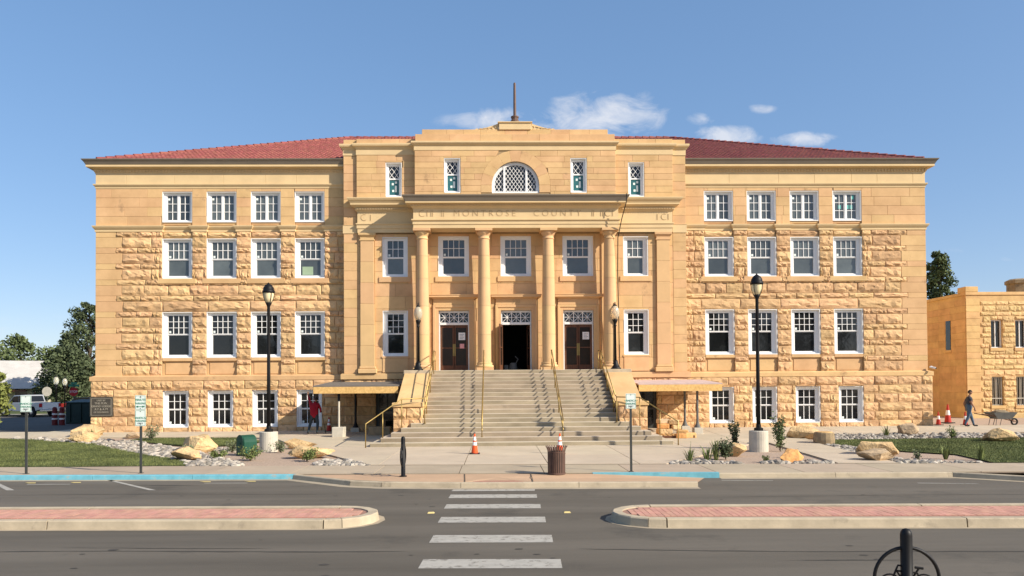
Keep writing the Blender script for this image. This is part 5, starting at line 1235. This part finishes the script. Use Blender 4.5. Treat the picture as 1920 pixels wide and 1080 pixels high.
# man walking towards +x
J = {'pel': ((0,0,.95), (.18,.15)), 'wai': ((.01,0,1.10), (.19,.16)), 'che': ((.03,0,1.32), (.21,.165)), 'nb': ((.04,0,1.47), (.09,.08)), 'hd': ((.07,0,1.60), .062)}
parts = [(['pel','wai'], 'denim'), (['wai','che','nb'], 'shirt_dark'), (['nb','hd'], 'skin')]
for k, s, kx, ax, kz, az in (('l', 1, .20, .20, .52, .10), ('r', -1, -.06, -.26, .52, .12)):
    J[k+'hip'] = ((.0, s*.10, .88), .115); J[k+'kn'] = ((kx*.7, s*.10, kz), .085); J[k+'an'] = ((ax+.06, s*.10, az), .05); J[k+'he'] = ((ax+.05, s*.10, .05), .045); J[k+'to'] = ((ax+.26, s*.11, .04), .035)
    parts += [(['pel', k+'hip', k+'kn', k+'an'], 'denim'), ([k+'an', k+'he', k+'to'], 'rubber')]
for k, s, ex, wx in (('L', 1, -.12, -.05), ('R', -1, .05, .18)):
    J[k+'sh'] = ((.03, s*.19, 1.41), .068); J[k+'el'] = ((ex, s*.25, 1.14), .048); J[k+'elm'] = ((ex*.5+.015, s*.22, 1.27), .055); J[k+'wrist'] = ((wx, s*.25, .92), .030)
    parts += [(['che', k+'sh', k+'elm'], 'shirt_dark'), ([k+'elm', k+'el', k+'wrist'], 'skin')]; hand(J, parts, k, J[k+'wrist'][0], (.15,0,-1), (1,0,0))
o = person('man in dark tee shirt and blue jeans walking past the annex', (22.4, 36.6, .22), R(-12), J, parts); head_parts(o, (.085,0,1.69), (1,-.35,-.05))
# person in red, back to the street, right arm raised to the window
J = {'pel': ((0,0,.92), (.18,.15)), 'wai': ((.0,.02,1.06), (.19,.15)), 'che': ((.0,.06,1.30), (.21,.165)), 'nb': ((.02,.08,1.45), (.10,.09)), 'hd': ((.05,.10,1.55), .064)}
parts = [(['pel'] + ['wai'], 'shirt_red'), (['wai','che','nb'], 'shirt_red'), (['nb','hd'], 'skin')]
for k, s, kx, ky, ax, ay in (('l', -1, -.20, .06, -.27, -.06), ('r', 1, .15, .04, .13, -.02)):
    J[k+'hip'] = ((s*.09, 0, .85), .105); J[k+'kn'] = ((kx, ky, .50), .076); J[k+'an'] = ((ax, ay, .10), .052); J[k+'he'] = ((ax, ay-.04, .05), .045); J[k+'to'] = ((ax-.03, ay+.18, .04), .036)
    parts += [(['pel', k+'hip', k+'kn', k+'an'], 'denim_dark'), ([k+'an', k+'he', k+'to'], 'rubber')]
for k, pts in (('L', [(-.19,.06,1.40),(-.27,.20,1.58),(-.36,.30,1.80)]), ('R', [(.19,.06,1.38),(.27,.10,1.15),(.22,.28,1.02)])):
    J[k+'sh'] = (pts[0], .072); J[k+'el'] = (pts[1], .055); J[k+'wrist'] = (pts[2], .036); parts += [(['che', k+'sh', k+'el', k+'wrist'], 'shirt_red')]
    hand(J, parts, k, pts[2], (-.1,.3,1) if k == 'L' else (-.1,1,-.1), (1,0,0))
o = person('person in a red top and dark jeans reaching up to a basement window', (-9.55, 35.2, .20), 0, J, parts); head_parts(o, (.06,.12,1.64), (-.5,1,.1))
tag(MB().tube([(-9.30,35.5,1.35),(-9.05,35.35,.20)], .012, 6).build('pole', 'black'), 'thin black pole leaning beside the person in red', 'pole')
# ================================================================== ANNEX
ax0, ay0, ah = 28.35, 46.0, 8.15
an = thing('stone_annex', 'two storey yellow sandstone annex with flat parapet and barred windows', 'building', (0, 0, 0))
aops = [(x-.37, x+.37, a, b) for x in (30.27, 31.82, 33.4, 35) for a, b in ((4.55, 6.30), (.95, 2.75))]
wall('front_wall', ax0, 44, -.3, ah-.3, ay0, .4, aops, 'annex_plain', an)
MB().box(ax0, 44, ay0+.4, 62, -.3, ah-.3).build('side_wall', 'annex_plain', an)
sg = MB(); sg.box(ax0-.03, ax0, 47.6, 48.1, 4.5, 6.4); sg.build('window', 'glass', an); MB().box(ax0-.08, ax0, 47.5, 48.2, 4.35, 4.5).build('window_sill', 'annex_plain', an)
MB().box(ax0-.05, ax0, 56.2, 57.3, .1, 2.6).build('side_door', 'wood', an)
MB().box(ax0-.06, 44, ay0-.06, ay0+.5, ah-.3, ah-.1).build('coping', 'annex_plain', an, bev=.02); MB().box(ax0-.06, ax0+.5, ay0+.5, 62, ah-.3, ah-.1).build('coping', 'annex_plain', an, bev=.02)
MB().box(ax0-.06, ax0+.75, ay0-.07, ay0+.75, ah-.1, ah+.24).build('corner_pier', 'annex_plain', an, bev=.02)
chm = MB().lathe([(.62,ah-.1),(.62,ah+.5),(.72,ah+.55),(.72,ah+.75),(.5,ah+.85)], (32.5, ay0+1.2, 0), 8).build('chimney', 'wood_grey', an)
rr = []; z = .5; k = 0
while z < ah-.75:
    h_ = .40 if k % 2 else .27; x = ax0+.95+(.12 if k % 2 else -.05)
    rr += rows(x, 42, z, z+h_, 1, .75, 1.35, r0); z += h_; k += 1
place_rocks(an, [(*q, ay0) for q in cut(rr, aops+[(o[0]-.12, o[1]+.12, o[2]-.2, o[2]) for o in aops])], 'annex_stone', 'rock_faced_stone', 41, .075)
for i in range(int((ah-.8)/.42)): MB().box(ax0-.012, ax0+.86, ay0-.03, ay0+.02, .5+i*.42+.006, .92+i*.42-.006).build('quoin', 'annex_plain', an, bev=.008)
for i in range(int((ah-.8)/.42)):
    for a, b in ((ay0+.03, ay0+1.1+.5*(i % 2)), (ay0+1.1+.5*(i % 2), ay0+2.9), (ay0+2.9, 50.5)):
        for q in cut([(a+.006, b-.006, .5+i*.42+.006, .92+i*.42-.006)], [(47.5, 48.2, 4.35, 6.4)]): MB().box(ax0-.025, ax0, *q).build('side_block', 'annex_plain', an)
MB().box(ax0-.05, 44, ay0-.1, ay0+.1, -.2, .48).build('plinth', 'annex_stone', an, bev=.03)
for a, b, c, d in aops:
    wn = link('window', None, an, ((a+b)/2, ay0, c)); hh_ = d-c
    MB().box(-.46, .46, -.08, .2, -.2, 0).build('sill', 'annex_plain', wn, bev=.01)
    MB().box(-.36, .36, .22, .23, 0, hh_).build('pane', 'glass', wn)
    g = MB(); g.box(-.36, -.31, .12, .22, 0, hh_); g.box(.31, .36, .12, .22, 0, hh_); g.box(-.31, .31, .12, .22, hh_-.06, hh_); g.box(-.31, .31, .12, .22, 0, .06); g.box(-.02, .02, .15, .22, .06, hh_-.06)
    g.build('frame', 'white' if c > 3 else 'concrete', wn)
    if c < 3:
        for q in range(5): MB().tube([(-.26+q*.13, .06, 0), (-.26+q*.13, .06, hh_)], .014, 5).build('bar', 'concrete', wn)
        MB().box(-.34, .34, .05, .07, .42, .47).build('cross_bar', 'concrete', wn)
# ================================================================== TREES
def tree(loc, h, w_, m, seed, label, trunk_h=.3, n=5200, size=.28, lobes=16, group=None, conif=False, clump=1.):
    r = random.Random(seed); t = thing('tree', label, 'tree', loc, 0, group)
    g = MB(); g.tube([(0,0,-.2),(.05*w_*r.uniform(-1,1),0,h*.3),(.06*w_*r.uniform(-1,1),.03*w_,h*.65),(0,0,h*.92)], [h*.032, h*.024, h*.013, h*.004], 8)
    cs = []
    for k in range(lobes):
        u = (k+.5)/lobes; z = h*(trunk_h+(.97-trunk_h)*u); a = k*2.4+r.uniform(-.5,.5)
        env = (1-u)**.8*.95+.08 if conif else math.sin(math.pi*min(1, .14+u*.84))**.7
        q = w_*.5*env*r.uniform(.35, .85); c = Vector((math.cos(a)*q, math.sin(a)*q, z)); s_ = w_*(.20 if conif else .22)*(.45+.6*env)*r.uniform(.6, 1.3)*clump; cs.append((c, s_))
        g.tube([(0,0,max(h*.1, z-q*.8)), tuple(c*.6+Vector((0,0,z*.4-q*.15))), tuple(c)], [h*.010, h*.007, h*.002], 5)
    g.build('trunk', 'bark', t)
    def fn():
        c, s_ = r.choice(cs); d = Vector((r.gauss(0,1), r.gauss(0,1), r.gauss(0,1))).normalized()*(r.random()**.4); return c+Vector((d.x*s_, d.y*s_, d.z*s_*.75))+Vector((r.gauss(0,.08), r.gauss(0,.08), r.gauss(0,.08)))*s_
    v, f = leaf_mesh(n, r, fn, size); MB().add(v, f).build('crown', m, t); return t
tree((-46.4,84,0), 12.2, 6.6, 'leaf_dark', 1, 'tall loose crowned tree rising beside the courthouse corner', .22, 9000, .26, 34, clump=.72)
tree((-49.6,86,0), 8.6, 7.0, 'leaf_dark', 2, 'dark evergreen with drooping boughs behind the pickup truck', .12, 8000, .28, 34, conif=True, clump=.75)
tree((-46.5,80,0), 6.6, 6.0, 'leaf_dark', 3, 'broad dark tree low behind the street lamps', .14, 7000, .26, 24, clump=.85)
tree((-43.5,90,0), 10.5, 6, 'leaf_mid', 4, 'lighter green tree half hidden by the courthouse corner', .2, 6000, .32, 18)
tree((-82,128,0), 11.2, 11, 'leaf_mid', 5, 'round green tree far behind the white house', .18, 4500, .5, 16)
tree((-72,122,0), 9.2, 9, 'leaf_mid', 6, 'small crowned tree beyond the evergreen', .18, 4000, .45, 14)
tree((-27.6,39.4,.05), 3.6, 2.4, 'leaf_light', 7, 'sunlit yellow green young tree on the side street verge', .2, 3200, .17, 14)
tree((39.9,68,0), 14.8, 6.6, 'leaf_mid', 8, 'pointed green tree behind the stone annex', .3, 9000, .24, 44, conif=True, clump=.72)
# trees across the street, mirrored in the windows
tb_ = tree((-18,-34,0), 13, 12, 'leaf_dark', 9, 'leafy tree across the road facing the plaque corner of the courthouse', .22, 3500, .6, 18, 'trees across the road')
for x, y, s_, lb in ((-34,-36,1.05,'leafy tree across the road beyond the young verge tree'),(2,-38,.9,'smallest leafy tree across the road facing the entrance steps'),(17,-33,1.1,'leafy tree across the road facing the annex side of the courthouse'),(31,-36,1.0,'leafy tree across the road facing the annex'),(46,-38,1.15,'largest leafy tree across the road past the annex')): q = dup(tb_, None, (x, y, 0), (0, 0, x), lb); q.scale = (s_,)*3
# ================================================================== LEFT BACKGROUND
hs = thing('house', 'pale yellow house with broad white roof behind the pickup truck', 'house', (-60.5, 93, 0), R(24))
MB().box(-5, 4, -3.5, 3.5, 0, 2.5).build('wall', 'house_wall', hs)
MB().prism([(-5.8,-4.3,2.45),(-5.8,4.3,2.45),(-5.8,0,5.9)], (0,0,0), (10.6,0,0)).build('roof', 'house_roof', hs)
MB().box(-2, 2, -4.7, -3.5, 2.1, 2.3).build('porch_roof', 'wood', hs)
for x in (-4, -1, 1.4): w0 = MB().box(x-.6, x+.6, -3.55, -3.48, .9, 2.1).build('window', 'glass', hs); MB().box(x-.7, x+.7, -3.62, -3.55, .75, .9).build('sill', 'white', w0)
MB().box(2.6, 3.5, -3.56, -3.48, 0, 2.0).build('door', 'wood', hs)
# pickup truck, length along local -x (front)
tk = thing('pickup_truck', 'silver crew cab pickup truck parked on the far side of the street', 'truck', (-41.2, 65.0, .03), R(-25))
def side(P, y0, y1, m, name, par, bev=.03): return MB().prism([(x, y0, z) for x, z in P], (0,0,0), (0,y1-y0,0)).build(name, m, par, bev=bev)
body = side([(-2.9,.50),(-2.9,.95),(-2.75,1.12),(-1.35,1.22),(2.75,1.22),(2.8,.62),(2.3,.50),(2.15,.85),(1.55,.95),(1.0,.75),(.95,.48),(-1.2,.48),(-1.3,.8),(-1.75,.95),(-2.3,.8),(-2.4,.5)], -.95, .95, 'silver', 'body', tk, .04)
cab = side([(-1.45,1.2),(-.75,1.82),(.75,1.88),(1.05,1.2)], -.82, .82, 'silver', 'cab', tk, .05)
for s in (-1, 1):
    MB().prism([(-1.2,s*.835,1.25),(-.68,s*.835,1.74),(-.08,s*.835,1.78),(-.08,s*.835,1.25)], (0,-.006,0), (0,.006,0)).build('window', 'glass', cab); MB().prism([(0,s*.835,1.25),(0,s*.835,1.78),(.62,s*.835,1.80),(.82,s*.835,1.25)], (0,-.006,0), (0,.006,0)).build('window', 'glass', cab)
    MB().box(-1.25, -1.05, min(s*.95, s*1.15), max(s*.95, s*1.15), 1.2, 1.38).build('mirror', 'black', tk, bev=.02)
    MB().box(2.74, 2.83, min(s*.72, s*.955), max(s*.72, s*.955), .85, 1.15).build('tail_light', 'stop_red', tk, bev=.01)
    MB().box(-2.93, -2.82, min(s*.6, s*.93), max(s*.6, s*.93), .78, .98).build('headlight', 'lamp_glass', tk, bev=.01)
    for x in (-1.85, 1.75):
        w0 = MB().lathe([(.25,-.12),(.38,-.12),(.41,-.07),(.41,.07),(.38,.12),(.25,.12)], n=22).build('wheel', 'rubber', tk, loc=(x, s*.83, .41), rot=FRONT); MB().lathe([(.25,-.11),(.25,.11),(.10,.13),(.0,.13)] if s < 0 else [(.0,-.13),(.10,-.13),(.25,-.11),(.25,.11)], n=14).build('rim', 'chrome', w0)
MB().add([(1.0,-.70,1.28),(1.0,.70,1.28),(.80,.66,1.78),(.80,-.66,1.78)], [(0,1,2,3)]).build('rear_window', 'glass', cab, loc=(.025,0,0))
MB().box(2.76, 2.83, -.70, .70, .68, 1.20).build('tailgate', 'white', tk, bev=.015); MB().box(2.8, 2.95, -.92, .92, .48, .64).build('bumper', 'chrome', tk, bev=.03); MB().box(1.15, 2.7, -.78, .78, 1.215, 1.225).build('bed', 'black', tk); MB().box(2.83, 2.84, -.18, .18, .72, .86).build('number_plate', 'band', tk)  # tailgate paler than the silver body: sunlight on it put into the colour
side([(-2.95,.45),(-2.95,.68),(-2.8,.7),(-2.8,.45)], -.93, .93, 'chrome', 'front_bumper', tk, .02)
# red car mostly hidden behind the dumpster
rc = thing('parked_car', 'dark red car parked behind the green dumpster', 'car', (-41.6, 74.5, .14), R(-10))
side([(-2.2,.4),(-2.2,.75),(-1.2,.9),(1.9,.92),(2.2,.8),(2.2,.4)], -.85, .85, 'red_dull', 'body', rc, .05); side([(-1.2,.88),(-.6,1.4),(.9,1.42),(1.6,.9)], -.72, .72, 'glass', 'cabin', rc, .05)
for s in (-1, 1):
    for x in (-1.4, 1.4): MB().lathe([(.18,-.1),(.31,-.1),(.31,.1),(.18,.1)], n=18).build('wheel', 'rubber', rc, loc=(x, s*.75, .31), rot=FRONT)
db = thing('dumpster', 'dark green steel dumpster in the shade beside the courthouse corner', 'dumpster', (-27.5, 50.6, .1))
MB().prism([(-1.9,-.8,0),(-1.9,.9,0),(-1.9,.9,1.5),(-1.9,-.8,1.35)], (0,0,0), (3.6,0,0)).build('bin', 'dumpster', db, bev=.03); MB().prism([(-1.95,-.85,1.36),(-1.95,.95,1.52),(-1.95,.95,1.57),(-1.95,-.85,1.41)], (0,0,0), (3.7,0,0)).build('lid', 'dumpster', db)
for x in (-1.6,-.9,-.2,.5,1.2): MB().box(x-.04, x+.04, -.87, -.8, .1, 1.3).build('rib', 'dumpster', db)
MB().box(-.1, 1.65, .3, .9, 1.55, 2.0).build('raised_lid', 'dumpster', db, bev=.02)
for i, (x, lb) in enumerate(((-28.6,'red and white banded guard post standing closer to the dumpster'),(-29.05,'red and white banded guard post farther from the dumpster'))):
    t = thing('guard_post', lb, 'post', (x, 48.0, .1)); 
    for a, b, mm in ((0,.35,'guard_red'),(.35,.45,'band'),(.45,.65,'guard_red'),(.65,.75,'band'),(.75,1.05,'guard_red')): MB().lathe([(.17-.03*a,a),(.17-.03*b,b)], n=14).build('sleeve', mm, t)
    MB().lathe([(.14,1.05),(.1,1.13),(.03,1.15)], n=14).build('cap', 'guard_red', t)
acorn((-41.5,69.5,.14), 'slim acorn street lamp across the side street with taller globe', 1.08); acorn((-43.0,73.5,.14), 'slim acorn street lamp farther across the side street', 1.05)
ss = thing('stop_sign', 'red stop sign with green street name blades on a post', 'sign', (-34.85, 60.5, .05))
MB().tube([(0,0,0),(0,0,2.75)], .035, 8).build('post', 'post_grey', ss)
oc = [(.37*math.cos(R(22.5+45*k)), .37*math.sin(R(22.5+45*k))) for k in range(8)]
sgn = MB().prism([(x, -.04, 2.1+z) for x, z in oc], (0,0,0), (0,-.012,0)).build('plate', 'stop_red', ss); link('lettering', text_mesh('STOP', .26, .004, 'band'), sgn, (0, -.056, 2.1), FRONT)
MB().box(-.42, .42, -.01, .01, 2.52, 2.68).build('street_blade', 'sign_green', ss); MB().box(-.01, .01, -.42, .42, 2.70, 2.86).build('street_blade', 'sign_green', ss)
bs = thing('round_sign', 'grey back of a round road sign above the pickup truck', 'sign', (-43.5, 71.5, .0)); MB().tube([(0,0,0),(0,0,2.9)], .03, 6).build('post', 'post_grey', bs); MB().lathe([(.45,-.01),(.45,.01)], n=20).build('plate', 'concrete', bs, loc=(0,-.05,2.15), rot=FRONT)
# low dark clutter just inside the open centre door
vc = thing('floor_cleaner', 'dim floor cleaning machine just inside the open centre door', 'cleaner', (-.15, YC+.9, 3.15)); MB().lathe([(.2,0),(.22,.1),(.18,.35),(.1,.42)], n=12).build('tank', 'steel_grey', vc); MB().tube([(.1,0,.3),(.25,0,.6),(.1,0,.75)], .03, 6).build('hose', 'steel_grey', vc); MB().box(-.45, -.25, -.1, .1, 0, .3).build('bucket', 'steel_grey', vc)
